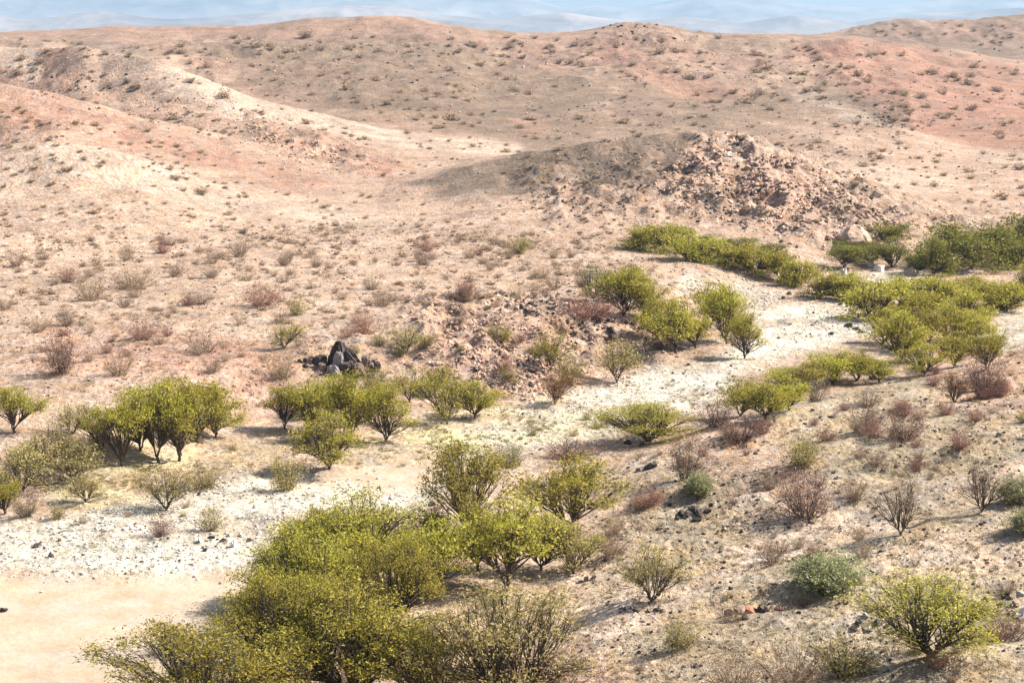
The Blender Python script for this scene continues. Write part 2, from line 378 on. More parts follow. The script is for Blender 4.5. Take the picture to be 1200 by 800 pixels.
def mat_solid(name, c0, c1, scale, rough=.9, bump=.3, bd=.05, obj=True):
    m, nt, N, L = new_mat(name)
    tc = N('ShaderNodeNewGeometry'); n = N('ShaderNodeTexNoise'); n.inputs['Scale'].default_value = scale; n.inputs['Detail'].default_value = 6; n.inputs['Roughness'].default_value = .65
    L(tc.outputs['Position'], n.inputs['Vector'])
    r = N('ShaderNodeMapRange'); r.inputs[1].default_value = .32; r.inputs[2].default_value = .68; L(n.outputs[0], r.inputs[0])
    mx = N('ShaderNodeMix'); mx.data_type = 'RGBA'; L(r.outputs[0], mx.inputs[0]); mx.inputs[6].default_value = (*c0, 1); mx.inputs[7].default_value = (*c1, 1)
    col = mx.outputs[2]
    if obj:
        oi = N('ShaderNodeObjectInfo'); hs = N('ShaderNodeHueSaturation'); L(col, hs.inputs['Color'])
        r2 = N('ShaderNodeMapRange'); r2.inputs[3].default_value = .7; r2.inputs[4].default_value = 1.3; L(oi.outputs['Random'], r2.inputs[0]); L(r2.outputs[0], hs.inputs['Value']); col = hs.outputs[0]
    b = N('ShaderNodeBsdfPrincipled'); b.inputs['Roughness'].default_value = rough; b.inputs['Specular IOR Level'].default_value = .2; L(col, b.inputs['Base Color'])
    bp = N('ShaderNodeBump'); bp.inputs['Strength'].default_value = bump; bp.inputs['Distance'].default_value = bd; L(n.outputs[0], bp.inputs['Height']); L(bp.outputs[0], b.inputs['Normal'])
    out_(nt, b.outputs[0]); return m

M = {}
M['ground'] = mat_ground()
M['green'] = mat_leaf('olive_leaf', (.21, .195, .026), (.385, .345, .046), (.57, .50, .11), .45)
M['dark'] = mat_leaf('deep_green_leaf', (.125, .13, .026), (.225, .22, .042), (.34, .31, .075), .36)
M['yellow'] = mat_leaf('yellow_green_leaf', (.26, .22, .06), (.42, .355, .115), (.57, .49, .21), .4)
M['grey'] = mat_leaf('grey_green_leaf', (.19, .21, .09), (.32, .33, .15), (.48, .48, .27), .3)
M['rust'] = mat_leaf('rust_leaf', (.18, .09, .035), (.32, .17, .06), (.42, .27, .10), .3)
M['red'] = mat_leaf('red_twig', (.22, .10, .075), (.35, .19, .145), (.46, .30, .23), .2)
M['dry'] = mat_leaf('dry_twig', (.22, .15, .10), (.38, .275, .19), (.52, .41, .29), .2)
M['straw'] = mat_leaf('straw', (.33, .28, .12), (.46, .40, .19), (.58, .52, .30), .3)
M['bark'] = mat_solid('dark_bark', (.045, .033, .026), (.13, .10, .08), 14, .9, .5, .02)
M['bark_pale'] = mat_solid('pale_bark', (.12, .09, .065), (.30, .25, .19), 14, .9, .5, .02)
M['rock_pink'] = mat_solid('pink_rock', (.34, .22, .16), (.52, .37, .28), 1.7, .9, .8, .12)
M['rock_brown'] = mat_solid('brown_rock', (.16, .11, .085), (.33, .24, .18), 1.7, .9, .8, .12)
M['rock_dark'] = mat_solid('black_rock', (.022, .018, .018), (.11, .085, .078), 2.2, .8, .8, .1)
M['rock_sunlit_grey'] = mat_solid('sunlit_grey_rock', (.16, .145, .14), (.36, .33, .31), 2.2, .9, .8, .1)
M['rock_white'] = mat_solid('pale_rock', (.42, .38, .32), (.68, .63, .56), 2.2, .9, .7, .08)
M['rock_red'] = mat_solid('red_rock', (.24, .09, .06), (.38, .19, .13), 2.2, .9, .7, .08)
M['mount'] = mat_solid('mountain_rock', (.05, .045, .06), (.42, .34, .30), .0016, .95, .6, 60, obj=False)

def tag(o, label=None, cat=None, group=None, kind=None):
    if label: o['label'] = label
    if cat: o['category'] = cat
    if group: o['group'] = group
    if kind: o['kind'] = kind
    return o

# ------------------------------------------------------------------ ground sheet and far mountains
idx = np.arange(NR*NC).reshape(NR, NC)
FQ = np.stack([idx[:-1, :-1], idx[:-1, 1:], idx[1:, 1:], idx[1:, :-1]], -1).reshape(-1, 4)
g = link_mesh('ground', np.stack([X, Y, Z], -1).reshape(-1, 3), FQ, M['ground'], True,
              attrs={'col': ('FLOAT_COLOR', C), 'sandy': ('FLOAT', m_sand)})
tag(g, 'stony beige desert ground with a pale sandy dry riverbed running through it', 'ground', kind='structure')

def mountains(name, D, pts, depth, seed, label):
    x = np.linspace(-.62, .62, 900)*D; yy = np.linspace(D-depth, D+depth, 110)
    Yg, Xg = np.meshgrid(yy, x, indexing='ij')
    pts = np.array(pts, float); px, _, pz = at_depth(pts[:, 0], pts[:, 1], D)
    crest = np.interp(Xg, px, pz)
    s = np.abs(Yg-D)/depth
    rg = fbm(Xg, Yg*.45, D*.045, 5, seed, rid=True)
    Zg = (crest + 55)*(1-s)**1.1*(1 + .9*rg*np.clip(s*2.2, .12, 1)) - 55 - 14
    k = np.arange(Xg.size).reshape(Xg.shape)
    f = np.stack([k[:-1, :-1], k[:-1, 1:], k[1:, 1:], k[1:, :-1]], -1).reshape(-1, 4)
    o = link_mesh(name, np.stack([Xg, Yg, Zg], -1).reshape(-1, 3), f, M['mount'], True)
    tag(o, label, 'mountains', kind='structure')
mountains('mountains', 15000, [(-900,10),(-300,-2),(-60,-12),(40,-4),(120,-12),(200,-3),(300,-8),(360,-18),(440,-10),(520,-4),(600,-8),(640,2),(660,7),(700,5),(740,9),(790,-2),(860,-10),(920,-2),(970,5),(1010,7),(1060,4),(1100,-6),(1150,-12),(1230,-16),(1500,0),(2100,10)], 1700, 81, 'long range of hazy blue mountains along the horizon')
mountains('foothills', 8600, [(-900,24),(-300,18),(-60,10),(40,20),(120,9),(200,20),(300,12),(400,4),(450,2),(520,14),(580,18),(660,11),(740,22),(800,16),(870,24),(930,15),(1000,22),(1080,12),(1300,2),(2100,20)], 800, 91, 'lower pale blue foothills in front of the far mountain range')

# ------------------------------------------------------------------ plant building
def tube(path, radii, n=5):
    """path (k,3), radii (k) -> verts, quads"""
    path = np.asarray(path, float); k = len(path)
    d = np.gradient(path, axis=0); d /= np.linalg.norm(d, axis=1, keepdims=True)+1e-9
    ref = np.where(np.abs(d[:, 2:3]) > .9, [[1., 0, 0]], [[0, 0, 1.]])
    a = np.cross(d, ref); a /= np.linalg.norm(a, axis=1, keepdims=True)+1e-9; b = np.cross(d, a)
    th = np.arange(n)/n*2*np.pi
    V = path[:, None, :] + np.asarray(radii)[:, None, None]*(np.cos(th)[None, :, None]*a[:, None, :] + np.sin(th)[None, :, None]*b[:, None, :])
    i = np.arange(k*n).reshape(k, n)
    q = np.stack([i[:-1], np.roll(i[:-1], -1, 1), np.roll(i[1:], -1, 1), i[1:]], -1).reshape(-1, 4)
    return V.reshape(-1, 3), q
class MB:
    def __init__(s): s.V = []; s.F = []; s.A = []; s.M = []; s.n = 0
    def add(s, V, Fc, a=0.5, m=0):
        s.V.append(V); s.F.append(Fc + s.n); s.n += len(V)
        s.A.append(np.broadcast_to(np.asarray(a, float), (len(V),))); s.M.append(np.full(len(Fc), m)); return s
    def mesh(s, name, mats, smooth=True):
        quads = [f for f in s.F if f.shape[1] == 4]; tris = [f for f in s.F if f.shape[1] == 3]
        mq = [m for f, m in zip(s.F, s.M) if f.shape[1] == 4]; mt = [m for f, m in zip(s.F, s.M) if f.shape[1] == 3]
        fl = []
        if quads: fl.append(np.concatenate(quads))
        if tris: fl.append(np.concatenate(tris))
        return link_mesh(name, np.concatenate(s.V), fl, mats, smooth, link=False, attrs={'v': ('FLOAT', np.concatenate(s.A))}, matidx=np.concatenate(mq+mt))
def curve(p0, p1, rng, k=6, sag=.0, wob=.06, up=0.):
    p0, p1 = np.asarray(p0, float), np.asarray(p1, float); L = np.linalg.norm(p1-p0)
    t = np.linspace(0, 1, k)[:, None]
    c = (p0+p1)/2 + np.array([0, 0, up*L]) + rng.normal(0, wob*L, 3)
    P = (1-t)**2*p0 + 2*t*(1-t)*c + t*t*p1
    P[1:-1] += rng.normal(0, wob*L*.18, (k-2, 3)); return P
def leaves(C_, spread, n, size, rng, flat=.55):
    """n leaf quads scattered about each centre"""
    c = np.repeat(C_, n, 0); k = len(c)
    off = rng.normal(0, 1, (k, 3))*np.array([1, 1, flat]); 
    c = c + off*spread
    a = rng.normal(0, 1, (k, 3)); a[:, 2] *= .6; a /= np.linalg.norm(a, axis=1, keepdims=True)
    b = rng.normal(0, 1, (k, 3)); b -= a*(a*b).sum(1, keepdims=True); b /= np.linalg.norm(b, axis=1, keepdims=True)
    s = size*(.45 + 1.1*rng.random((k, 1))**1.4)
    V = np.stack([c-a*s, c-b*s*.45, c+a*s, c+b*s*.45], 1).reshape(-1, 3)
    return V, np.arange(4*k).reshape(k, 4), np.repeat(rng.random(k), 4)

def crown_points(rng, n, W, H, h0, shape):
    """clump centres of an umbrella crown: a broken layer of sprays that hangs lower towards its rim"""
    ph = rng.uniform(0, 6.28, 6); am = rng.uniform(.06, .22, 6); Rw = W/2
    nsp = 13 + 2*shape; SP = []
    tries = 0
    while len(SP) < nsp and tries < 4000:
        tries += 1
        th = rng.uniform(0, 6.28); q = rng.random()**.6
        rim = 1.08 - sum(am[k]*(.5+.5*math.sin((k+1)*th+ph[k])) for k in range(5))
        x, y = math.cos(th)*q*rim*Rw, math.sin(th)*q*rim*Rw
        top = H*(1-.34*q**2.2)*rng.uniform(.80, 1.03); low = h0*.62 + .20*H*(1-q)
        z = top - (top-low)*rng.random()**1.15*.95
        if all((x-u)**2+(y-v)**2+2.5*(z-w_)**2 > (.14*W)**2*(1 if tries < 2500 else .4) for u, v, w_ in SP): SP.append((x, y, z))
    SP = np.array(SP); wt = rng.uniform(.35, 1.3, len(SP)); pk = rng.choice(len(SP), n, p=wt/wt.sum())
    P = SP[pk] + rng.normal(0, 1, (n, 3))*np.array([.062*W, .062*W, .026*H])
    P[:, 2] = np.maximum(P[:, 2], h0*.4)
    return P

def make_tree(seed, W=5., H=3.6, h0=.9, stems=4, lobes=6, clumps=60, twigs=5, nleaf=22, lsize=.09, spread=.2, trunkr=.11, forkh=.25, cols='green', split=True, bark='bark', lod=1):
    rng = np.random.default_rng(seed)
    P = crown_points(rng, clumps, W, H, h0, lobes)
    ang = np.arctan2(P[:, 1], P[:, 0]); order = np.argsort(ang); groups = np.array_split(order, stems)
    tb = MB(); fk = np.array([rng.normal(0, .06), rng.normal(0, .06), forkh])
    V, q = tube([(0, 0, -.3), (fk[0]*.4, fk[1]*.4, forkh*.4), fk+np.array([0, 0, .02])], [trunkr*1.6, trunkr*1.35, trunkr*1.1], 7); tb.add(V, q)
    limbs = []; cr = MB(); tips = []
    for gi in groups:
        lb = MB(); pts = P[gi]; mid = pts.mean(0)*np.array([.72, .72, 1]); mid[:2] *= .8; mid[2] = forkh + (mid[2]-forkh)*.5
        path = curve(fk, mid, rng, 7, wob=.13, up=-.05); rad = np.linspace(trunkr*.85, trunkr*.38, 7)
        V, q = tube(path, rad, 6); lb.add(V, q)
        for p in pts:
            j = rng.integers(2, 7); s = path[j]; Ld = np.linalg.norm(p-s)
            b = curve(s, p, rng, 5, wob=.10, up=.05); r0 = min(rad[j]*.7, .012+.014*Ld)*lod**.5
            V, q = tube(b, np.linspace(r0, .012*lod**.5, 5), 4); lb.add(V, q)
            for _ in range(twigs):
                e = p + rng.normal(0, 1, 3)*np.array([1, 1, .6])*spread*1.7 + np.array([0, 0, .05])
                tips.append(e)
                V, q = tube(curve(b[rng.integers(2, 5)], e, rng, 3, wob=.05), [.010*lod**.5, .008, .005], 3); lb.add(V, q)
        limbs.append(lb)
    V, q, a = leaves(np.array(tips), spread, nleaf, lsize, rng); cr.add(V, q, a)
    root = bpy.data.objects.new('desert_tree', None)
    if split:
        t = bpy.data.objects.new('trunk', tb.mesh('trunk', [M[bark]])); t.parent = root
        for lb in limbs:
            l = bpy.data.objects.new('limb', lb.mesh('limb', [M[bark]])); l.parent = t
    else:
        for lb in limbs:
            for v_, f_ in zip(lb.V, lb.F): tb.F.append(f_ + tb.n); tb.V.append(v_); tb.A.append(np.full(len(v_), .5)); tb.M.append(np.zeros(len(f_)))
            tb.n += lb.n
        t = bpy.data.objects.new('trunk', tb.mesh('trunk', [M[bark]])); t.parent = root
    c = bpy.data.objects.new('crown', cr.mesh('crown', [M[cols]])); c.parent = root
    TV = np.array(tips); r_ = np.percentile(np.hypot(TV[:, 0], TV[:, 1]), 95); zz = np.percentile(TV[:, 2], 98)
    return dict(root=root, W=2*r_, H=zz, used=False)

# fix: limbs merged above keep their own vertex offsets
def make_shrub(seed, W=2., H=1.1, stems=26, twigs=6, nleaf=0, lsize=.04, cols='dry', upright=.5, thick=.012, parts=False, spread=.08):
    rng = np.random.default_rng(seed); wd = MB(); lf = MB(); tips = []
    for i in range(stems):
        th = rng.uniform(0, 2*np.pi); r = rng.uniform(.1, 1)**.6*W/2; z = H*(1-.55*(2*r/W)**2)*rng.uniform(.6, 1.05)
        e = np.array([math.cos(th)*r, math.sin(th)*r, z]); s = np.array([math.cos(th), math.sin(th), 0])*rng.uniform(0, .12)*W; s[2] = -.05
        b = curve(s, e, rng, 5, wob=.10, up=.02*upright); V, q = tube(b, np.linspace(thick*1.6, thick*.5, 5), 3); wd.add(V, q, rng.uniform(0, .5))
        for _ in range(twigs):
            j = rng.integers(1, 5); o = rng.normal(0, 1, 3)*np.array([1, 1, .7])*W*.10 + np.array([0, 0, .06*H])
            e2 = b[j]+o; V, q = tube(curve(b[j], e2, rng, 3, wob=.06), [thick*.6, thick*.45, thick*.25], 3); wd.add(V, q, rng.random()); tips.append(e2)
    if nleaf:
        V, q, a = leaves(np.array(tips), spread, nleaf, lsize, rng, .8)
    if parts:
        root = bpy.data.objects.new('dry_shrub', None)
        w = bpy.data.objects.new('stems', wd.mesh('stems', [M['bark' if parts == 'dark' else 'bark_pale']])); w.parent = root
        lf.add(V, q, a); l = bpy.data.objects.new('foliage', lf.mesh('foliage', [M[cols]])); l.parent = root
    else:
        if nleaf: wd.add(V, q, a)
        root = bpy.data.objects.new('dry_shrub', wd.mesh('shrub', [M[cols]]))
    VV = np.concatenate(wd.V); W = 2*np.percentile(np.hypot(VV[:, 0], VV[:, 1]), 95); H = np.percentile(VV[:, 2], 98)
    return dict(root=root, W=W, H=H, used=False, meshes=wd)

def place(proto, name, loc, w, h, rz, label, cat, group=None, mat=None):
    """link a copy of a thing with copies of its parts and sub-parts"""
    def cp(o, parent):
        c = o.copy(); c.parent = parent; COL.objects.link(c)
        if mat and o.name.split('.')[0] in ('crown', 'foliage'): c.material_slots[0].link = 'OBJECT'; c.material_slots[0].material = M[mat]
        for k in o.children: cp(k, c)
        return c
    r = cp(proto['root'], None); r.name = name
    r.location = loc; r.rotation_euler = (0, 0, rz); sx = w/proto['W']; r.scale = (sx, sx, h/proto['H'])
    tag(r, label, cat, group); return r

NEAR = [make_tree(101, 6, 4.2, 1.7, 6, 5, 150, 6, 20, .045, .15, .10, .2),
        make_tree(102, 6, 4.0, 1.6, 5, 6, 140, 6, 20, .045, .15, .09, .2),
        make_tree(103, 6, 4.4, 1.9, 6, 7, 150, 6, 19, .045, .15, .10, .2),
        make_tree(104, 6, 4.2, 2.4, 4, 5, 130, 6, 21, .045, .15, .09, .3)]
OPEN = [make_tree(111, 5, 4.0, 1.5, 7, 5, 120, 6, 13, .045, .17, .075, .1, 'yellow'),
        make_tree(112, 4, 2.8, 1.1, 6, 5, 60, 6, 11, .045, .16, .05, .12, 'yellow'),
        make_tree(113, 4, 3.4, 1.4, 5, 6, 60, 6, 7, .045, .15, .06, .12, 'yellow')]
UMB = [make_tree(150+i, 5, 3.6, 2.5, 3+i, 6, 85, 5, 15, .062, .16, .08, .25) for i in range(3)]
MID = [make_tree(120+i, 4.5, 3.3, 1.0+.2*i, 4+i % 3, 5, 92, 5, 13, .064, .16, .07, .15+.1*(i % 3), split=True) for i in range(5)]
SPARSE = [make_tree(130+i, 4, 3.0, .9, 5, 5, 60, 5, 9, .055, .17, .045, .15, 'yellow') for i in range(3)]
FAR = [make_tree(140+i, 5, 3.0, .35, 4, 4, 80, 4, 12, .09, .21, .07, .2, split=False, lod=2) for i in range(4)]
DRY = [make_shrub(201+i, 2.2, 1.0, 30+5*i, 11, 1, .03, cols='dry', thick=.009) for i in range(4)]
REDS = [make_shrub(211+i, 2.4, 1.1, 46, 12, 3, .035, cols='red', thick=.009) for i in range(3)]
BIGRED = [make_shrub(221+i, 3, 1.9, 40, 10, 8, .035, cols='red', parts='dark', spread=.13) for i in range(2)]
LEAFY = [make_shrub(231+i, 2.4, 1.5, 34, 8, 10, .045, cols='yellow', parts='dark', spread=.12) for i in range(3)]
ROUND = [make_shrub(241, 2.4, 1.5, 190, 6, 12, .045, cols='grey', parts='pale', upright=1.5, spread=.06)]

NTH = ['leftmost', 'second from the left', 'third from the left', 'fourth from the left', 'fifth from the left', 'sixth from the left', 'seventh from the left', 'eighth from the left', 'ninth from the left', 'tenth from the left',
       'eleventh from the left', 'twelfth from the left', 'thirteenth from the left', 'fourteenth from the left', 'fifteenth from the left', 'sixteenth from the left', 'seventeenth from the left', 'eighteenth from the left', 'nineteenth from the left', 'twentieth from the left']
def put(protos, k, bx, by, w, h, label, group, name='desert_tree', cat='tree', mat=None, sink=.06, grow=1.0):
    p = ground_at(bx, by)[0]; d = math.sqrt(p[0]**2+p[1]**2+(CAMZ-p[2])**2)
    pr = protos[k % len(protos)]
    if cat == 'tree': w *= 1.1
    return place(pr, name, (p[0], p[1], p[2]-sink), w*d/F*grow, h*d/F*.99*grow, random.uniform(0, 6.28), label, cat, group, mat)

# trees of the near thicket: base x, base y, crown width, height, kind, label
G1 = 'trees of the thicket in the foreground'
for k, (bx, by, w, h, pr, mt, lab) in enumerate([
    (410, 822, 205, 140, NEAR, 'green', 'broad olive green tree at the bottom edge, dark limbs under its left-centre crown'),
    (505, 830, 120, 110, NEAR, 'green', 'low yellow-green tree at the bottom edge just left of the open-branched tree'),
    (245, 862, 255, 120, NEAR, 'green', 'wide low olive crown at the bottom edge bordering the sand, lowest on the left'),
    (330, 800, 150, 130, NEAR, 'green', 'olive tree leaning over the sand, second crown up from the bottom'),
    (352, 745, 140, 125, NEAR, 'green', 'green tree at the left corner of the thicket casting shade on the sand'),
    (410, 700, 150, 120, NEAR, 'green', 'tall dense green tree topping the left half of the thicket'),
    (345, 702, 95, 85, NEAR, 'dark', 'darker green tree on the thicket edge facing the white stones'),
    (462, 742, 130, 110, NEAR, 'green', 'green tree in the middle of the thicket above the brown gap'),
    (505, 695, 95, 88, MID, 'green', 'compact green tree in the thicket, right of its tallest left crown'),
    (592, 692, 120, 108, UMB, 'green', 'green tree with pale stems showing, on the right side of the thicket'),
    (548, 634, 115, 112, UMB, 'green', 'olive green tree crowning the far right end of the thicket'),
    (635, 668, 85, 70, MID, 'green', 'small green tree at the thicket edge beside two forked trunks'),
    (668, 626, 125, 88, UMB, 'green', 'umbrella-shaped green tree with two forked dark trunks on the slope foot'),
    (600, 836, 168, 150, OPEN[:1], 'yellow', 'open yellow-green tree fanning dark bare branches at the bottom centre'),
    (672, 672, 80, 58, MID, 'yellow', 'scrubby brown-green tree right under the two forked trunks'),
    (300, 775, 110, 80, NEAR, 'green', 'low green tree at the sand edge, lower of the two on that corner'),
    (450, 668, 100, 72, MID, 'dark', 'darker green tree on the top edge of the thicket near the white gravel'),
    (560, 668, 84, 72, MID, 'green', 'green tree tucked below left of the far right end crown'),
    (385, 765, 110, 90, NEAR, 'green', 'olive tree in the heart of the lower left thicket'),
    (375, 655, 70, 62, MID, 'green', 'small green tree at the upper left point of the thicket'),
    (505, 640, 60, 46, MID, 'dark', 'small dark green tree between the thicket top and the pale gravel')]):
    put(pr, k, bx, by, w, h, lab, G1, mat=mt)

# trees on the left terrace and in the wash
G2 = 'trees along the left bank of the wash'
for k, (bx, by, w, h, pr, mt, lab) in enumerate([
    (18, 507, 62, 54, UMB, 'green', 'small umbrella tree with a forked trunk, farthest left on the bank'),
    (86, 509, 50, 38, SPARSE, 'yellow', 'thin grey-green tree just right of the forked umbrella tree on the left'),
    (143, 546, 72, 88, UMB, 'green', 'olive tree at the left end of the tall left-bank clump'),
    (187, 542, 72, 94, UMB, 'green', 'tallest tree in the middle of the left-bank clump'),
    (210, 540, 80, 92, UMB, 'green', 'tree right of the middle in the left-bank clump, dark stem at its foot'),
    (232, 518, 84, 74, MID, 'green', 'wide rounded tree at the right end of the left-bank clump'),
    (88, 565, 74, 48, SPARSE, 'yellow', 'sparse yellow-green tree in front of the left-bank clump'),
    (28, 575, 64, 54, SPARSE, 'yellow', 'pale olive bushy tree near the left edge above the white stones'),
    (6, 602, 46, 46, MID, 'green', 'round dark olive tree cut by the left edge, nearest the gravel'),
    (194, 598, 74, 50, SPARSE, 'yellow', 'thin yellowish tree standing alone in the gravel on the left'),
    (333, 575, 42, 42, LEAFY, 'yellow', 'narrow leafy bush in the wash left of the lone tree'),
    (386, 549, 86, 66, MID, 'green', 'lone rounded tree on a short dark trunk in the open wash'),
    (335, 503, 48, 52, UMB, 'green', 'small tree on a thin trunk casting shade to its left'),
    (362, 506, 66, 62, MID, 'green', 'left tree of the dense trio behind the lone tree'),
    (412, 515, 78, 76, MID, 'green', 'middle and tallest tree of the dense trio behind the lone tree'),
    (452, 517, 64, 68, MID, 'green', 'right tree of the dense trio behind the lone tree'),
    (523, 497, 68, 62, SPARSE, 'green', 'olive tree below the rock ledge with bare stems showing'),
    (556, 490, 66, 44, MID, 'green', 'low green tree right of the stemmy olive tree below the ledge'),
    (165, 528, 66, 70, MID, 'yellow', 'yellower tree between the first two trees of the left-bank clump'),
    (118, 528, 54, 52, SPARSE, 'yellow', 'thin yellowish tree on the left flank of the left-bank clump'),
    (55, 542, 60, 46, SPARSE, 'yellow', 'sparse tree behind the pale olive bushy tree at left'),
    (252, 512, 58, 56, MID, 'green', 'outermost right tree of the left-bank clump'),
    (100, 588, 50, 34, SPARSE, 'yellow', 'small sparse tree on the gravel edge at the left'),
    (388, 486, 66, 44, MID, 'green', 'low tree at the back of the dense trio'),
    (435, 492, 60, 50, MID, 'yellow', 'yellowish tree at the back right of the dense trio')]):
    c = put(pr, k, bx, by, w, h, lab, G2, mat=mt, name='leafy_bush' if pr is LEAFY else 'desert_tree', cat='bush' if pr is LEAFY else 'tree')

G3 = 'small trees scattered on the rocky bank'
for k, (bx, by, w, h, pr, mt, lab) in enumerate([
    (475, 413, 46, 30, SPARSE, 'yellow', 'small yellow-green tree right of the black rock outcrop'),
    (334, 408, 40, 30, SPARSE, 'green', 'small dark-stemmed green tree above left of the black outcrop'),
    (586, 404, 36, 26, SPARSE, 'green', 'little green tree on the stony ledge, upper of those there'),
    (645, 436, 50, 50, SPARSE, 'green', 'yellow-green tree with thin stems in the middle of the ledge'),
    (651, 474, 46, 36, SPARSE, 'rust', 'small rust-tinged tree on a single trunk at the foot of the ledge'),
    (668, 452, 46, 38, SPARSE, 'yellow', 'pale thin tree between the rust-tinged tree and the wash'),
    (722, 448, 66, 50, SPARSE, 'yellow', 'sparse pale green tree beside the wash bend below the ledge'),
    (696, 352, 40, 44, SPARSE, 'grey', 'thin greyish tree left of the big green clump across the wash'),
    (480, 470, 54, 40, SPARSE, 'green', 'scrubby olive tree at the ledge foot behind the dense trio'),
    (440, 466, 46, 36, SPARSE, 'yellow', 'thin olive tree just below the black rock outcrop'),
    (510, 462, 46, 32, SPARSE, 'green', 'low olive tree between the outcrop and the ledge rubble')]):
    put(pr, k, bx, by, w, h, lab, G3, mat=mt)

G4 = 'trees of the clump across the wash'
for k, (bx, by, w, h, lab) in enumerate([
    (730, 370, 66, 56, 'left tall tree of the green clump at the bend of the wash'),
    (757, 376, 60, 54, 'second tree of the green clump at the bend, behind the front one'),
    (792, 414, 80, 62, 'front round tree of the green clump, nearest the pale riverbed'),
    (832, 384, 62, 54, 'olive tree joining the two halves of the clump at the bend'),
    (852, 402, 68, 66, 'tall tree with dark stems on the right half of the clump'),
    (872, 420, 44, 54, 'narrow tree at the right end of the clump against white gravel'),
    (772, 398, 60, 46, 'low tree filling the middle of the clump at the bend'),
    (742, 350, 56, 36, 'back tree of the clump at the bend, highest up the bank'),
    (815, 408, 50, 44, 'small tree between the front round one and the tall right ones')]):
    put(MID, k, bx, by, w, h, lab, G4, mat='green')

def row(pts, protos, mat, what, group, grow=1.0):
    pts = sorted(pts)
    for k, (bx, by, w, h) in enumerate(pts):
        by += random.uniform(-3, 3); w *= random.uniform(.8, 1.2); h *= random.uniform(.75, 1.15)
        put(protos, k+int(bx), bx, by, w*1.16, h*1.08, f'{what}, {NTH[k]}', group, mat=mat, grow=grow)
row([(752,288,44,24),(778,296,48,28),(804,302,50,30),(832,308,50,28),(858,314,50,30),(886,320,50,30),(914,328,46,30),(938,336,44,30),(962,346,46,32),(985,352,44,30),(1008,356,40,26)],
    FAR, 'green', 'low green tree in the belt below the rocky knoll', 'trees of the belt below the rocky knoll')
row([(764,279,40,16),(796,286,42,18),(830,290,40,18),(868,296,42,18),(905,304,40,18),(1000,296,40,18),(1040,284,44,18)], FAR, 'dark', 'small dull green tree, back row of the knoll-foot belt', 'back row of the belt at the knoll foot')
row([(990,315,44,30),(1046,316,60,34),(1075,318,46,30),(1020,306,40,24)], MID, 'dark', 'dark green tree around the small pale clearing on the right', 'trees round the pale clearing')
row([(1092,322,52,42),(1116,312,52,40),(1140,316,56,42),(1164,308,52,40),(1188,314,56,42),(1212,306,56,44),(1128,296,50,26),(1176,292,52,26)], FAR, 'dark', 'deep green tree in the dense far right belt', 'trees of the dense belt at the far right')
row([(1022,372,52,36),(1052,362,50,34),(1080,372,50,36),(1104,362,50,34),(1130,372,52,36),(1156,356,50,34),(1180,362,48,34),(1205,352,50,34),(1140,344,50,24),(1096,346,50,22),(1060,345,40,18)], FAR, 'green', 'yellow-green tree, middle row of right-hand woods', 'middle row of the right-hand woods')
row([(1056,424,66,64),(1086,412,58,50),(1112,402,56,46),(1140,400,52,44),(1156,436,44,46),(1118,430,52,40),(1034,402,48,40),(1084,440,56,38)], MID, 'green', 'olive tree, front row of right-hand woods', 'front row of the right-hand woods')
row([(868,488,58,42),(896,494,60,46),(925,478,50,36),(948,456,56,32),(975,450,48,34),(1004,444,50,34),(1030,446,46,30),(918,452,44,22)], MID, 'green', 'olive tree lining the near bank of the upper wash', 'trees along the near bank of the upper wash')
put(NEAR, 1, 760, 517, 112, 46, 'low wide yellow-green tree spreading over dark rocks beside the wash', None, mat='green')

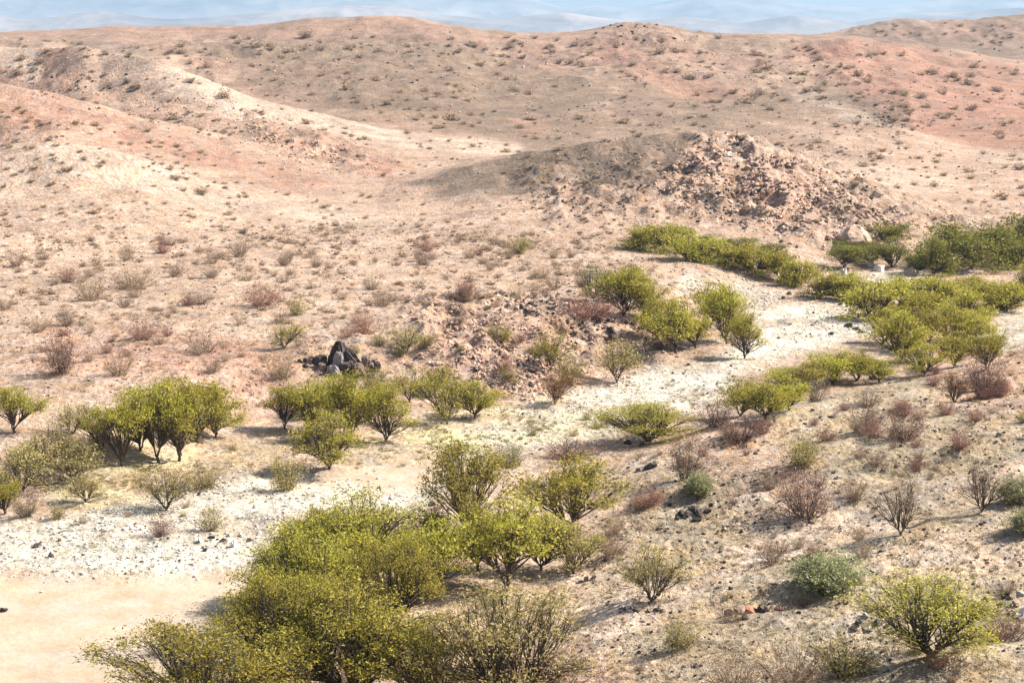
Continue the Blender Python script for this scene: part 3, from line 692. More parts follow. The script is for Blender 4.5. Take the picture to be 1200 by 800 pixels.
# the right-hand slope
for k, (bx, by, w, h, pr, mt, nm, ct, lab) in enumerate([
    (764, 703, 84, 68, OPEN[1:2], 'yellow', 'desert_tree', 'tree', 'small open tree with bare forking stems alone on the lower slope'),
    (1092, 768, 158, 92, OPEN[:1], 'green', 'desert_tree', 'tree', 'olive tree with a bundle of thick dark stems near the bottom right corner'),
    (968, 690, 76, 38, ROUND, 'grey', 'round_bush', 'bush', 'dense rounded grey-green bush with a black shadow on its left'),
    (818, 580, 32, 25, ROUND, 'grey', 'round_bush', 'bush', 'small rounded grey-green bush just above the pile of black rocks'),
    (1192, 588, 44, 26, ROUND, 'grey', 'round_bush', 'bush', 'grey-green bush with a sharp shadow at the right edge'),
    (1206, 622, 40, 24, ROUND, 'grey', 'round_bush', 'bush', 'bush cut by the right edge, lower of the two there'),
    (1056, 627, 62, 64, OPEN[2:], 'dry', 'desert_tree', 'tree', 'thin leafless straw-coloured tree with a forked stem on the open slope'),
    (944, 607, 70, 58, BIGRED, 'red', 'red_shrub', 'shrub', 'large reddish shrub on a thin stem in the middle of the slope'),
    (1150, 600, 60, 56, OPEN[2:], 'dry', 'desert_tree', 'tree', 'pale twiggy tree left of the grey-green bush at the right edge'),
    (955, 470, 34, 26, BIGRED, 'dry', 'dry_shrub', 'shrub', 'brown shrub among the rocks at the top of the slope'),
    (1118, 472, 44, 36, OPEN[2:], 'rust', 'desert_tree', 'tree', 'spindly tree with a rusty crown among pink shrubs on the right'),
    (1152, 465, 50, 46, BIGRED, 'red', 'red_shrub', 'shrub', 'pinkish red shrub by the rusty spindly tree, on its right'),
    (1062, 516, 50, 36, BIGRED, 'red', 'red_shrub', 'shrub', 'dull red shrub with a dark stem below the rusty spindly tree'),
    (1016, 506, 44, 28, BIGRED, 'red', 'red_shrub', 'shrub', 'small pinkish shrub left of the dull red dark-stemmed one'),
    (868, 516, 62, 30, BIGRED, 'red', 'red_shrub', 'shrub', 'bright pink-red shrub below the olive trees of the near bank'),
    (838, 500, 60, 26, BIGRED, 'red', 'red_shrub', 'shrub', 'maroon shrub touching the right end of the low wide tree'),
    (668, 538, 72, 26, BIGRED, 'red', 'red_shrub', 'shrub', 'low mauve-brown shrub at the wash edge above the forked-trunk tree'),
    (802, 562, 46, 48, BIGRED, 'dry', 'dry_shrub', 'shrub', 'dark-stemmed leafless shrub above the small rounded bush'),
    (940, 545, 48, 34, LEAFY, 'yellow', 'leafy_bush', 'bush', 'yellowish bush above the large reddish shrub'),
    (1000, 585, 40, 30, DRY, None, 'dry_shrub', 'shrub', 'grey dry shrub right of the large reddish shrub'),
    (640, 815, 110, 60, BIGRED, 'red', 'red_shrub', 'shrub', 'reddish shrub at the bottom edge right of the open-branched tree'),
    (990, 790, 80, 42, LEAFY, 'yellow', 'leafy_bush', 'bush', 'pale yellow scrubby bush at the foot of the stemmy olive tree'),
    (930, 808, 100, 60, DRY, None, 'dry_shrub', 'shrub', 'large leafless pale shrub at the bottom edge on the right slope'),
    (860, 810, 90, 50, DRY, None, 'dry_shrub', 'shrub', 'large leafless shrub at the bottom edge left of its twin'),
    (1180, 750, 60, 36, BIGRED, 'red', 'red_shrub', 'shrub', 'reddish shrub near the bottom right corner'),
    (905, 660, 40, 30, DRY, None, 'dry_shrub', 'shrub', 'grey twiggy shrub above left of the big rounded bush'),
    (600, 545, 34, 26, LEAFY, 'grey', 'leafy_bush', 'bush', 'grey bush behind the far right end of the thicket'),
    (240, 572, 44, 24, LEAFY, 'yellow', 'leafy_bush', 'bush', 'low yellow-green bush on the left gravel by dark stones'),
    (188, 628, 34, 24, BIGRED, 'red', 'red_shrub', 'shrub', 'small crimson shrub on the white stones at left'),
    (246, 622, 34, 30, LEAFY, 'straw', 'leafy_bush', 'bush', 'straw-coloured bush on the white stones right of the crimson shrub'),
    (30, 605, 36, 30, BIGRED, 'dry', 'dry_shrub', 'shrub', 'brown shrub on the gravel edge beside the left-edge olive tree'),
    (72, 438, 50, 48, BIGRED, 'red', 'red_shrub', 'shrub', 'reddish shrub at the left of the pink plain, darkest of those there'),
    (166, 398, 40, 24, REDS, None, 'red_shrub', 'shrub', 'rounded pinkish shrub in the middle of the left plain'),
    (106, 352, 48, 30, DRY, None, 'dry_shrub', 'shrub', 'dark twiggy grey shrub with a long shadow on the left plain'),
    (155, 338, 62, 26, DRY, None, 'dry_shrub', 'shrub', 'wide brown thicket of twigs right of the long-shadowed grey shrub'),
    (305, 358, 56, 26, REDS, None, 'red_shrub', 'shrub', 'dusky pink shrub above the small tree near the outcrop'),
    (240, 412, 50, 30, DRY, None, 'dry_shrub', 'shrub', 'brown spreading shrub left of the dark-stemmed small green tree'),
    (330, 442, 50, 30, DRY, None, 'dry_shrub', 'shrub', 'brown shrub just left of the black outcrop'),
    (140, 440, 44, 34, DRY, None, 'dry_shrub', 'shrub', 'grey stemmy shrub above the left-bank clump'),
    (690, 372, 80, 26, REDS, None, 'red_shrub', 'shrub', 'low wine-red shrub along the dark stones of the ledge'),
    (425, 392, 44, 26, REDS, None, 'red_shrub', 'shrub', 'reddish shrub just above right of the black outcrop'),
    (540, 478, 40, 34, DRY, None, 'dry_shrub', 'shrub', 'grey leafless shrub between the two olive trees below the ledge')]):
    p = put(pr, k, bx, by, w, h, lab, None, name=nm, cat=ct, mat=mt)

# ------------------------------------------------------------------ rocks
def chip(bm, rg, size):
    """break a hull's clean faces into chipped, uneven ones"""
    import bmesh
    bmesh.ops.triangulate(bm, faces=bm.faces)
    for it, amp in ((0, .075), (1, .045)):
        bmesh.ops.subdivide_edges(bm, edges=list(bm.edges), cuts=1, use_grid_fill=True)
        bmesh.ops.triangulate(bm, faces=bm.faces); bm.normal_update()
        for v in bm.verts:
            v.co += v.normal*float(rg.normal(0, amp*.55))*size + v.normal*size*amp*1.6*float(vnoise(np.array([v.co.x*4/size+v.co.z*3/size+7]), np.array([v.co.y*4/size+it*9]))[0]-.6)
    bmesh.ops.recalc_face_normals(bm, faces=bm.faces)
def rock_mesh(seed, flat=.7, n=22, sharp=True):
    import bmesh
    rng = np.random.default_rng(seed); v = rng.normal(0, 1, (n, 3)); v /= np.linalg.norm(v, axis=1, keepdims=True)
    v *= rng.uniform(.75, 1.05, (n, 1))*np.array([1, rng.uniform(.6, .9), flat])*.5
    bm = bmesh.new()
    for p in v: bm.verts.new(p)
    r = bmesh.ops.convex_hull(bm, input=bm.verts)
    bmesh.ops.delete(bm, geom=[e for e in r['geom_interior'] if isinstance(e, bmesh.types.BMVert)], context='VERTS')
    chip(bm, rng, .5 if n < 40 else .22)
    me = bpy.data.meshes.new('rock'); bm.to_mesh(me); bm.free(); return me
ROCKS = [rock_mesh(300+i, [.6, .75, .9, .65][i % 4], 11+i % 4) for i in range(10)]
ROCKS.append(rock_mesh(350, .9, 60))
for r in ROCKS: r.materials.append(M['rock_brown'])
def put_rock(loc, s, mat, label, group, name='boulder', cat='rock', i=None, tilt=.4, sz=1.):
    o = bpy.data.objects.new(name, ROCKS[(random.randrange(10) if i is None else i)]); COL.objects.link(o)
    o.material_slots[0].link = 'OBJECT'; o.material_slots[0].material = M[mat]
    o.location = (loc[0], loc[1], loc[2]+s*.06*sz); o.scale = (s, s*random.uniform(.8, 1.1), s*sz)
    o.rotation_euler = (random.uniform(-tilt, tilt), random.uniform(-tilt, tilt), random.uniform(0, 6.28)); tag(o, label, cat, group); return o
def rock_px(bx, by, w, mat, label, group, **k):
    p = ground_at(bx, by)[0]; return put_rock(p, w*math.hypot(p[1], p[0])/F, mat, label, group, **k)

# the black slab outcrop
oc = bpy.data.objects.new('rock_outcrop', None); COL.objects.link(oc); p = ground_at(398, 430)[0]; oc.location = p; oc.scale = (.95, 1.0, .88)
tag(oc, 'jagged outcrop of tilted black slabs, sunlit ones coloured grey, on the pinkish plain', 'rock outcrop')
def wedge(seed, base, top, h, lean, n=9):
    """a broken slab: wide jagged foot, narrow leaning head"""
    rg = np.random.default_rng(seed); bm = bmesh.new()
    for z, wx in ((0, base), (h*.45, base*.8), (h, top)):
        for k in range(n):
            th = k/n*6.283 + rg.uniform(-.3, .3); r = rg.uniform(.7, 1.05)*wx
            bm.verts.new((math.cos(th)*r + lean*z, math.sin(th)*r*.6 + rg.normal(0, .05), z + rg.normal(0, .07)*h*(z > 0)))
    bmesh.ops.convex_hull(bm, input=bm.verts); bmesh.ops.delete(bm, geom=[v for v in bm.verts if not v.link_faces], context='VERTS')
    chip(bm, rg, 1.2)
    me = bpy.data.meshes.new('slab'); bm.to_mesh(me); bm.free(); return me
import bmesh
for q, (x, y, z, b_, t_, h_, ln, rz, mt) in enumerate([(.25, .2, -.3, 1.0, .35, 2.0, -.12, 12, 'rock_dark'), (-.55, -.15, -.3, .6, .22, 2.25, .22, -18, 'rock_dark'), (-.15, -.55, -.3, .6, .3, 1.5, .18, -24, 'rock_sunlit_grey'),  # grey and brown slabs carry the outcrop's sunlit tone in their colour
        (1.25, .1, -.3, .85, .5, 1.55, -.3, 0, 'rock_dark'), (2.0, -.1, -.3, .7, .4, 1.1, -.1, 35, 'rock_brown'), (-1.5, .0, -.3, .75, .45, 1.15, .1, 0, 'rock_dark'), (-2.2, -.2, -.3, .6, .4, .95, 0, 20, 'rock_dark'), (-1.2, -.8, -.3, .6, .35, .7, 0, 45, 'rock_brown'),
        (.5, -.9, -.3, .8, .6, .8, .1, 0, 'rock_dark'), (1.4, -1.0, -.3, .6, .5, .7, 0, 10, 'rock_brown'), (2.7, -.4, -.3, .5, .4, .75, 0, 70, 'rock_dark'), (-2.9, -.4, -.3, .5, .35, .8, 0, 0, 'rock_dark'), (-.4, -1.3, -.3, .6, .4, .6, 0, 0, 'rock_sunlit_grey')]):
    me = wedge(430+q, b_, t_, h_, ln); me.materials.append(M[mt]); o = bpy.data.objects.new('slab', me); COL.objects.link(o); o.parent = oc; o.location = (x, y, z); o.rotation_euler = (0, 0, R(rz))

CW = {'rock_dark': 'blackish', 'rock_brown': 'brown', 'rock_red': 'dull red', 'rock_white': 'pale', 'rock_pink': 'pinkish', 'rock_sunlit_grey': 'grey'}
for lab, grp, mats, spots in [
    ('rock strewn round the jagged black outcrop', 'rocks strewn round the black outcrop', ['rock_dark', 'rock_brown'], [(358,430,12),(366,422,14),(372,436,10),(384,440,10),(396,442,12),(408,440,10),(420,436,12),(432,430,12),(440,424,10),(428,420,9),(350,424,8)]),
    ('rock in the pile under the small rounded bush', 'black rocks piled on the slope', ['rock_dark'], [(798,602,16),(806,606,18),(812,598,18),(820,604,16),(828,600,14),(834,592,10),(804,596,12),(816,610,14),(794,608,10),(842,588,8)]),
    ('rock in the row below the big rounded bush', 'rocks in the row below the rounded bush', ['rock_dark', 'rock_brown', 'rock_red'], [(854,721,18),(866,717,20),(878,718,20),(890,716,22),(900,714,24),(912,714,16),(872,724,14),(926,707,14),(938,705,14)]),
    ('rock in the heap left of the stemmy olive tree', 'rocks heaped left of the stemmy olive tree', ['rock_dark', 'rock_white', 'rock_brown'], [(1006,730,18),(1014,722,16),(1020,716,18),(1028,730,18),(1034,720,14),(1000,738,14),(1040,734,12),(1018,738,16)]),
    ('rock in the scatter at the lower right edge', 'rocks scattered at the lower right edge', ['rock_dark', 'rock_brown', 'rock_white'], [(1180,700,20),(1190,708,24),(1196,698,20),(1172,710,16),(1186,718,18),(1196,722,22),(1168,720,14)]),
    ('rock under the low wide tree by the wash', 'dark rocks under the low wide tree', ['rock_dark', 'rock_white'], [(736,520,16),(744,516,16),(752,522,14),(728,516,12),(760,516,12)]),
    ('boulder on the white gravel bar', 'boulders of the white gravel bar', ['rock_white', 'rock_dark'], [(234,634,16),(248,632,16),(256,640,14),(262,634,14),(268,628,12),(240,645,12),(275,640,14),(44,640,16),(52,636,12),(60,652,10),(282,628,12),(292,634,12)]),
    ('rock near the trees of the upper wash', 'dark rocks near the upper wash', ['rock_dark'], [(994,384,14),(1002,386,14),(1008,390,12),(974,392,10),(1022,444,14),(950,452,18),(956,458,14),(930,336,12),(925,345,12),(918,350,10)]),
    ('boulder beside the small clearing on the right', 'pale boulders beside the clearing', ['rock_white', 'rock_pink'], [(1030,318,26),(1066,322,24),(1020,312,18),(980,444,22),(990,322,16)]),
    ('stone beside the small open tree on the slope', 'stones beside the small open tree', ['rock_dark', 'rock_brown'], [(732,714,12),(740,712,12),(746,716,14),(760,716,12),(770,715,12),(776,716,10),(688,680,12),(696,678,10),(680,682,10),(714,678,8)]),
]:
    for q, (bx, by, w) in enumerate(spots):
        rock_px(bx, by, w, mats[q % len(mats)], CW[mats[q % len(mats)]] + ' ' + lab + ', ' + NTH[sorted(spots).index((bx, by, w))], grp)
rock_px(765, 548, 26, 'rock_dark', 'single round black boulder standing alone beside the pink stony patch', None)
rock_px(748, 552, 12, 'rock_dark', 'small black rock just left of the lone round black boulder', None)
rock_px(4, 716, 16, 'rock_dark', 'dark stone lying on the smooth sand at the left edge', None)
o = rock_px(1000, 285, 76, 'rock_pink', 'big pale domed boulder at the foot of the rocky knoll', None, tilt=.03, sz=.55, i=10)
rock_px(505, 592, 16, 'rock_dark', 'dark stone on the pale gravel behind the thicket', None)

def sample_poly(poly, n, rng, soft=0, clump=16., clumpy=0.):
    P = np.array(poly, float); lo, hi = P.min(0), P.max(0); out = np.zeros((0, 2))
    while len(out) < n:
        q = rng.uniform(lo, hi, (n*4, 2)); ins = np.zeros(len(q), bool)
        for i in range(len(P)):
            a, b = P[i], P[(i+1) % len(P)]
            ins ^= ((a[1] > q[:, 1]) != (b[1] > q[:, 1])) & (q[:, 0] < (b[0]-a[0])*(q[:, 1]-a[1])/(b[1]-a[1]+1e-12)+a[0])
        q = q[ins] + rng.normal(0, 1, (int(ins.sum()), 2))*soft*np.array([1, .5])
        keep = vnoise(q[:, 0]/clump, q[:, 1]/clump*1.8)**1.5 >= rng.random(len(q))*clumpy
        out = np.concatenate([out, q[keep]])
    return out[:n]
rng = np.random.default_rng(55)
ROCKZ = [
    ([(790,175),(850,165),(930,190),(1030,235),(1050,275),(960,280),(860,266),(790,240)], 70, (7, 15), ['rock_pink', 'rock_pink', 'rock_brown', 'rock_white'], 'broken rock on the sunny face of the rocky knoll', 'rocks on the sunny face of the knoll'),
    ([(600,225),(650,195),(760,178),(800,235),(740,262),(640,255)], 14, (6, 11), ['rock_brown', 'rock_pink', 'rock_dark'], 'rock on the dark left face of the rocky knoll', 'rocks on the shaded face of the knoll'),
    ([(520,400),(600,395),(680,430),(640,460),(560,455)], 36, (8, 17), ['rock_pink', 'rock_brown', 'rock_pink', 'rock_dark'], 'rock in the rubble below the stony ledge', 'rocks in the rubble below the ledge'),
    ([(560,355),(640,345),(730,375),(780,400),(740,405),(650,380)], 34, (9, 20), ['rock_dark', 'rock_brown', 'rock_pink', 'rock_pink'], 'rock along the stony ledge above the wash', 'rocks along the ledge'),
    ([(280,140),(340,150),(420,190),(380,195),(300,170)], 14, (6, 10), ['rock_pink', 'rock_red'], 'small rock on the flank of the far left spur', 'rocks on the flank of the far left spur'),
    ([(30,610),(180,600),(300,590),(290,660),(60,665)], 30, (5, 10), ['rock_white', 'rock_white', 'rock_brown'], 'small stone on the white gravel bar by the sand', 'small stones of the white gravel bar')]
nr = 0
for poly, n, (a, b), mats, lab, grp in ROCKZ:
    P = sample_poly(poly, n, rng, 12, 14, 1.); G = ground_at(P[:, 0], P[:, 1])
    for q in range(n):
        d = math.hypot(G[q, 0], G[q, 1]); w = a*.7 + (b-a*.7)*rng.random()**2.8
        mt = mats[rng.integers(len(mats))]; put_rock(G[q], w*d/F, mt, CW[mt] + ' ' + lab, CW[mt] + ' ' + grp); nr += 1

# rubble: stones nobody could count, one mesh per rock colour
import bmesh
def ico_dirs():
    bm = bmesh.new(); bmesh.ops.create_icosphere(bm, subdivisions=1, radius=.5)
    V = np.array([v.co[:] for v in bm.verts]); Fc = np.array([[v.index for v in f.verts] for f in bm.faces]); bm.free(); return V, Fc
IV, IF = ico_dirs()
def rubble(name, zones, mat, label):
    Vs, n = [], 0
    for poly, cnt, a, b in zones:
        P = sample_poly(poly, cnt, rng, 16, 13, 1.); G = ground_at(P[:, 0], P[:, 1]); d = np.hypot(G[:, 0], G[:, 1])
        ok = d < 900; G, d = G[ok], d[ok]; k = len(G)
        s = (a + (b-a)*rng.random(k)**3)*d/F
        jit = rng.uniform(.65, 1.2, (k, len(IV), 1)); sc = np.stack([np.ones(k), rng.uniform(.55, 1, k), rng.uniform(.4, .85, k)], 1)
        th = rng.uniform(0, 6.28, k); V = IV[None]*jit*sc[:, None, :]*s[:, None, None]
        c, s_ = np.cos(th)[:, None], np.sin(th)[:, None]
        V = np.stack([V[..., 0]*c-V[..., 1]*s_, V[..., 0]*s_+V[..., 1]*c, V[..., 2]], -1)
        V += G[:, None, :] + np.array([0, 0, .1])*s[:, None, None]; Vs.append(V.reshape(-1, 3)); n += k
    V = np.concatenate(Vs); Fc = (IF[None] + len(IV)*np.arange(n)[:, None, None]).reshape(-1, 3)
    tag(link_mesh(name, V, Fc, M[mat]), label, 'stones', kind='stuff')
PLAIN = [(-20,270),(520,262),(720,285),(830,320),(820,360),(700,440),(500,470),(330,480),(0,470)]
SLOPE = [(700,545),(860,505),(1100,440),(1220,400),(1220,810),(640,810),(660,680)]
rubble('rubble_pink', [(ROCKZ[0][0], 1600, 2, 8), (ROCKZ[2][0], 900, 2, 8), (PLAIN, 2600, 1.2, 4.5), (ROCKZ[4][0], 350, 1.5, 6), ([(480,350),(800,360),(780,420),(640,470),(480,440)], 1800, 2, 8), ([(930,200),(1200,270),(1180,275),(940,275)], 700, 1.5, 6), ([(0,60),(300,60),(1000,50),(1200,90),(1200,260),(900,180),(500,200),(0,110)], 1500, 1, 4.5)], 'rock_pink', 'loose pinkish rubble strewn over the plain, the ledge and the knoll')
rubble('rubble_dark', [(ROCKZ[0][0], 380, 2, 7), (ROCKZ[1][0], 110, 2, 5), (ROCKZ[2][0], 320, 2, 8), (ROCKZ[3][0], 260, 2, 9), (PLAIN, 1300, 1.2, 4.5), (SLOPE, 1500, 1.5, 7), (GRAV, 160, 1.5, 6), (GRAV2, 160, 1.5, 6), ([(0,90),(150,95),(300,140),(450,190),(300,180),(100,125)], 140, 1.5, 5), ([(600,50),(1200,60),(1200,230),(950,200),(700,160)], 420, 1, 4.5), ([(60,70),(560,50),(560,150),(300,100)], 260, 1, 4.5), ([(1030,125),(1070,128),(1065,150),(1030,148)], 60, 2, 6), ([(715,34),(790,34),(780,50),(720,52)], 60, 1.5, 6), ([(55,90),(80,90),(150,105),(90,108)], 40, 2, 6)], 'rock_dark', 'scattered dark stones lying over the slopes and the plain')
rubble('rubble_pale', [(GRAV, 2600, 1.5, 7), (GRAV2, 2200, 1.2, 5), (GRAV5, 500, 1.2, 6), (GRAV3, 100, 1.2, 5), (SLOPE, 900, 1.5, 5)], 'rock_white', 'pale cobbles and stones of the gravel bars and the slope')
rubble('rubble_brown', [(SLOPE, 2200, 1.5, 6), (PLAIN, 1400, 1.2, 4.5), (ROCKZ[1][0], 260, 2, 6), (ROCKZ[0][0], 500, 2, 7)], 'rock_brown', 'brown stones littering the right-hand slope and the plain')

# ------------------------------------------------------------------ shrubs: about 240 of the largest one by one, the rest as scrub cover
LAND = [('the black outcrop', 396, 420), ('the left-bank tree clump', 195, 500), ('the lone tree in the wash', 388, 520), ('the dense trio of trees', 412, 480), ('the stony ledge', 640, 370),
        ('the green clump at the wash bend', 790, 370), ('the thicket', 480, 640), ('the black rock pile', 815, 603), ('the big rounded bush', 968, 672), ('the large reddish shrub', 944, 580),
        ('the stemmy olive tree', 1092, 730), ('the straw-coloured forked tree', 1056, 600), ('the long-shadowed grey shrub', 106, 345), ('the low wide tree', 760, 495), ('the rusty spindly tree', 1118, 460),
        ('the forked umbrella tree', 18, 485), ('the rounded pinkish shrub', 166, 388), ('the small open slope tree', 764, 680), ('the knoll', 840, 230), ('the pale front spur on the left', 170, 195),
        ('the bright spine of the left ridge', 450, 155), ('the right-hand woods', 1110, 370), ('the low gap before the knoll', 450, 215), ('the red hillside', 1120, 120), ('the back skyline', 500, 60), ('the purple-grey hill', 1120, 40), ('the brown back slope', 760, 120), ('the left hilltop', 80, 75)]
ORD = ['nearest to it', 'second nearest to it', 'third nearest to it', 'fourth nearest to it', 'fifth nearest to it', 'sixth nearest to it', 'seventh nearest to it', 'eighth nearest to it', 'ninth nearest to it', 'tenth nearest to it', 'eleventh nearest to it', 'twelfth nearest to it']
def direction(dx, dy):
    a = math.degrees(math.atan2(-dy*1.6, dx)) % 360
    return ['right of', 'above right of', 'above', 'above left of', 'left of', 'below left of', 'below', 'below right of'][int((a+22.5)//45) % 8]
SHR = []   # px, py, w, h, kind
def scatter(poly, n, w0, w1, mix, sep=12):
    P = sample_poly(poly, n*5, rng, 10, 45, 1.25); keep = []
    sep *= .55; w0 *= .62; w1 *= .95
    for q in P:
        if len(keep) >= n: break
        if all((q[0]-k[0])**2 + 3*(q[1]-k[1])**2 > sep*sep for k in keep): keep.append(q)
    for q in keep:
        kd = rng.choice(len(mix), p=np.array([m[1] for m in mix])/sum(m[1] for m in mix)); w = w0 + (w1-w0)*rng.random()**1.8
        SHR.append((q[0], q[1], w, w*rng.uniform(.5, .75), mix[kd][0]))
D_, R_, G_ = 'dry', 'red', 'leafy'
scatter([(0,300),(330,290),(330,380),(0,390)], 44, 16, 38, [(D_, 8), (R_, 1)], 22)
scatter([(330,290),(680,290),(700,345),(540,370),(330,385)], 48, 14, 34, [(D_, 8), (R_, 1.2), (G_, .8)], 20)
scatter([(0,390),(330,390),(340,445),(0,450)], 18, 20, 44, [(D_, 5), (R_, 2)], 30)
scatter([(400,385),(560,380),(740,410),(700,440),(540,460),(420,440)], 20, 16, 34, [(D_, 3), (R_, 2), (G_, 3)], 22)
scatter([(700,545),(860,515),(1100,475),(1200,440),(1200,570),(900,630),(720,640)], 40, 16, 40, [(D_, 5), (R_, 3), (G_, 1)], 26)
scatter([(700,650),(900,630),(1200,590),(1200,800),(740,800)], 22, 24, 56, [(D_, 6), (R_, 1), (G_, 1)], 40)
scatter([(620,480),(700,470),(720,500),(560,530)], 8, 10, 18, [(G_, 1)], 20)
scatter([(1090,410),(1200,390),(1200,470),(1080,480)], 12, 24, 44, [(R_, 5), (D_, 2)], 18)
scatter([(40,600),(280,570),(280,610),(60,630)], 6, 16, 26, [(D_, 2), (G_, 1)], 30)
scatter([(860,505),(960,480),(1060,465),(1090,490),(960,520)], 10, 20, 38, [(D_, 3), (R_, 3)], 20)
grpname = {'dry': 'dry brown shrubs', 'red': 'reddish shrubs', 'leafy': 'pale leafy shrubs'}
desc = {'dry': 'dry brown shrub', 'red': 'dull reddish shrub', 'leafy': 'pale green shrub'}
taken = {}
G = ground_at([s[0] for s in SHR], [s[1] for s in SHR])
near_l = [min(LAND, key=lambda l: (q[0]-l[1])**2+(q[1]-l[2])**2*2.2) for q in SHR]
order = sorted(range(len(SHR)), key=lambda i: (SHR[i][0]-near_l[i][1])**2+(SHR[i][1]-near_l[i][2])**2)
for i in order:
    px, py, w, h, kd = SHR[i]
    l = near_l[i]
    dr = direction(px-l[1], py-l[2]); key = (kd, l[0], dr); n = taken.get(key, 0); taken[key] = n+1
    p = G[i]; d = math.hypot(p[0], p[1])
    pr = {'dry': DRY, 'red': REDS, 'leafy': LEAFY}[kd]
    nm = {'dry': 'dry_shrub', 'red': 'red_shrub', 'leafy': 'leafy_bush'}[kd]
    place(pr[rng.integers(len(pr))], nm, (p[0], p[1], p[2]-.03), w*d/F, h*d/F, random.uniform(0, 6.28), f'{desc[kd]} {dr} {l[0]}, {ORD[min(n, 11)]}', 'shrub', grpname[kd])

def scrub_mesh(seed, cols):                         # light version for the hillsides
    return make_shrub(seed, 2.2, 1.2, 14, 4, 5, .13, cols=cols, thick=.03, spread=.16)
HILL = [scrub_mesh(251, 'dry'), scrub_mesh(252, 'dry'), scrub_mesh(253, 'dry')]
HZ = [
    ([(560,50),(900,55),(900,140),(760,150),(640,165),(560,155)], 24, 'dark shrub dotting the brown back slope in the centre', 'shrubs on the brown back slope'),
    ([(300,45),(560,45),(560,155),(420,135),(300,100)], 18, 'dark shrub dotting the back slope above the bright left spine', 'shrubs above the bright left spine'),
    ([(900,60),(1200,90),(1200,175),(980,140),(900,130)], 18, 'dark shrub dotting the red hillside on the right', 'shrubs on the red hillside'),
    ([(870,160),(1200,195),(1200,260),(1050,235),(900,185)], 12, 'dark shrub on the pale slope behind the knoll', 'shrubs behind the knoll'),
    ([(0,70),(200,80),(300,130),(450,170),(300,170),(0,100)], 14, 'dark shrub on the sunny flank of the far left ridge', 'shrubs on the far left ridge'),
    ([(0,185),(200,200),(450,255),(700,260),(700,285),(0,290)], 12, 'dusky shrub on the pale apron in front of the hills', 'shrubs on the apron of the hills')]
for poly, n, lab, grp in HZ:
    P = sample_poly(poly, n, rng, 6, 34, 1.3); Gq = ground_at(P[:, 0], P[:, 1])
    for q in range(n):
        d = math.hypot(Gq[q, 0], Gq[q, 1]); w = rng.uniform(9, 20)
        place(HILL[rng.integers(3)], 'hill_shrub', (Gq[q, 0], Gq[q, 1], Gq[q, 2]-.05), w*d/F, w*rng.uniform(.3, .5)*d/F, random.uniform(0, 6), lab, 'shrub', grp)
def cover(name, protos, zones, mat, label, squash=.55):
    Vs, Fs, As, n = [], [], [], 0
    src = []
    for pr in protos:
        mb = pr['meshes']; src.append((np.concatenate(mb.V), [f for f in mb.F], np.concatenate(mb.A), pr['W'], pr['H']))
    FS = []
    for V0, Fl, A0, W0, H0 in src: FS.append(np.concatenate([f if f.shape[1] == 4 else f[:, [0, 1, 2, 2]] for f in Fl]))
    for poly, cnt, a, b in zones:
        P = sample_poly(poly, cnt, rng, 6, 30, .9); G = ground_at(P[:, 0], P[:, 1])
        for q in range(cnt):
            if G[q, 1] > 1150: continue
            k = rng.integers(len(src)); V0, _, A0, W0, H0 = src[k]; d = math.hypot(G[q, 0], G[q, 1]); w = (a+(b-a)*rng.random()**1.7)*d/F
            th = rng.uniform(0, 6.28); c, s = math.cos(th), math.sin(th); V = V0*np.array([w/W0, w/W0, w*squash*rng.uniform(.6, 1.2)/H0])
            V = np.stack([V[:, 0]*c-V[:, 1]*s, V[:, 0]*s+V[:, 1]*c, V[:, 2]], 1) + G[q]
            Vs.append(V); Fs.append(FS[k]+n); As.append(A0*.8+.2*rng.random()); n += len(V)
    tag(link_mesh(name, np.concatenate(Vs), np.concatenate(Fs), M[mat], attrs={'v': ('FLOAT', np.concatenate(As))}), label, 'scrub', kind='stuff')
cover('hillside_scrub', HILL, [([(0,45),(1000,45),(1200,75),(1200,260),(1000,205),(820,165),(640,180),(560,165),(200,75),(0,60)], 760, 3, 15),
      ([(0,75),(200,90),(640,180),(480,210),(200,150),(0,100)], 130, 5, 11), ([(480,215),(780,165),(1150,262),(700,255)], 150, 5, 10), ([(0,110),(400,215),(720,262),(720,285),(0,290)], 320, 5, 12), ([(0,275),(700,275),(760,320),(560,370),(0,380)], 260, 7, 16), ([(1000,34),(1200,25),(1200,60),(1060,48)], 36, 5, 9)],
      'dry', 'tiny faint scrub specks covering the far hillsides and the plain below them', .38)
TUFT = [make_shrub(260+i, .8, .35, 9, 2, 2, .04, cols='straw', thick=.012, spread=.05) for i in range(2)]
cover('dry_grass_cover', TUFT, [(PLAIN, 2400, 3, 13), (SLOPE, 1600, 4, 11), ([(0,235),(400,262),(720,268),(720,300),(0,300)], 400, 3, 9)], 'dry', 'low dry grass tufts sprinkled over plain and slope', .35)
cover('straw_grass_cover', TUFT, [([(380,510),(560,482),(700,475),(700,500),(560,530),(420,550)], 420, 4, 11), ([(60,560),(320,515),(300,545),(100,590)], 200, 4, 11), (GRAV, 160, 4, 9), (SLOPE, 700, 4, 12), ([(620,480),(860,430),(860,470),(640,520)], 160, 4, 9)], 'straw', 'yellow grass tufts on the wash edges', .4)

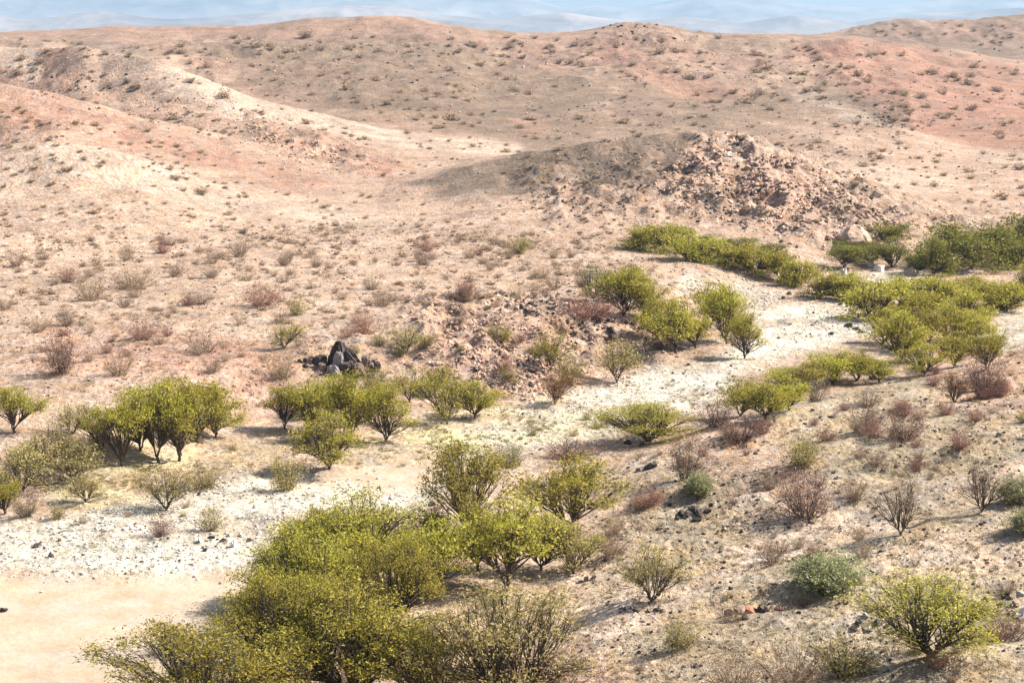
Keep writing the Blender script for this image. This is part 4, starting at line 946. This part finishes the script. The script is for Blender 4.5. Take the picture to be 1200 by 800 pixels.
# ------------------------------------------------------------------ air, sky, sun
m, nt, N, L = new_mat('thin_haze')
pv = N('ShaderNodeVolumePrincipled'); pv.inputs['Density'].default_value = 1.0e-4; pv.inputs['Color'].default_value = (.54, .76, 1.0, 1); pv.inputs['Anisotropy'].default_value = .1
o_ = N('ShaderNodeOutputMaterial'); L(pv.outputs[0], o_.inputs['Volume'])
def box(name, lo, hi, mat):
    V = np.array([[x, y, z] for x in (lo[0], hi[0]) for y in (lo[1], hi[1]) for z in (lo[2], hi[2])], float)
    Fc = np.array([[0, 1, 3, 2], [4, 6, 7, 5], [0, 4, 5, 1], [2, 3, 7, 6], [0, 2, 6, 4], [1, 5, 7, 3]])
    return link_mesh(name, V, Fc, mat)
zmin = float(Z.min())
hz = box('haze', (-26000, -300, min(-60, zmin-1)), (26000, 21500, 900), m); tag(hz, 'thin pale blue air fading the far mountains', 'haze', kind='stuff')

SUN_EL, SUN_AZ = 42, 13        # the sun stands to the right, a little beyond the scene
w = bpy.data.worlds.new('World'); S.world = w; w.use_nodes = True
wn = w.node_tree; bg = wn.nodes['Background']; sky = wn.nodes.new('ShaderNodeTexSky'); sky.sky_type = 'NISHITA'; sky.sun_disc = False
sky.sun_elevation = R(SUN_EL); sky.sun_rotation = R(90-SUN_AZ); sky.air_density = 1.0; sky.dust_density = 1.5
wn.links.new(sky.outputs[0], bg.inputs[0]); bg.inputs[1].default_value = .06
sl = bpy.data.lights.new('sun', 'SUN'); sl.energy = 4.6; sl.angle = R(.53); sl.color = (1, .94, .83)
so = bpy.data.objects.new('sun', sl); COL.objects.link(so)
from mathutils import Vector
dv = Vector((math.cos(R(SUN_EL))*math.cos(R(SUN_AZ)), math.cos(R(SUN_EL))*math.sin(R(SUN_AZ)), math.sin(R(SUN_EL))))
so.rotation_euler = dv.to_track_quat('Z', 'Y').to_euler(); so.location = (60, 20, 80)
S.view_settings.view_transform = 'Standard'; S.view_settings.look = 'None'; S.view_settings.exposure = 1.4; S.view_settings.gamma = 1
S.cycles.max_bounces = 4; S.cycles.diffuse_bounces = 2; S.cycles.glossy_bounces = 1; S.cycles.transmission_bounces = 2; S.cycles.volume_bounces = 0
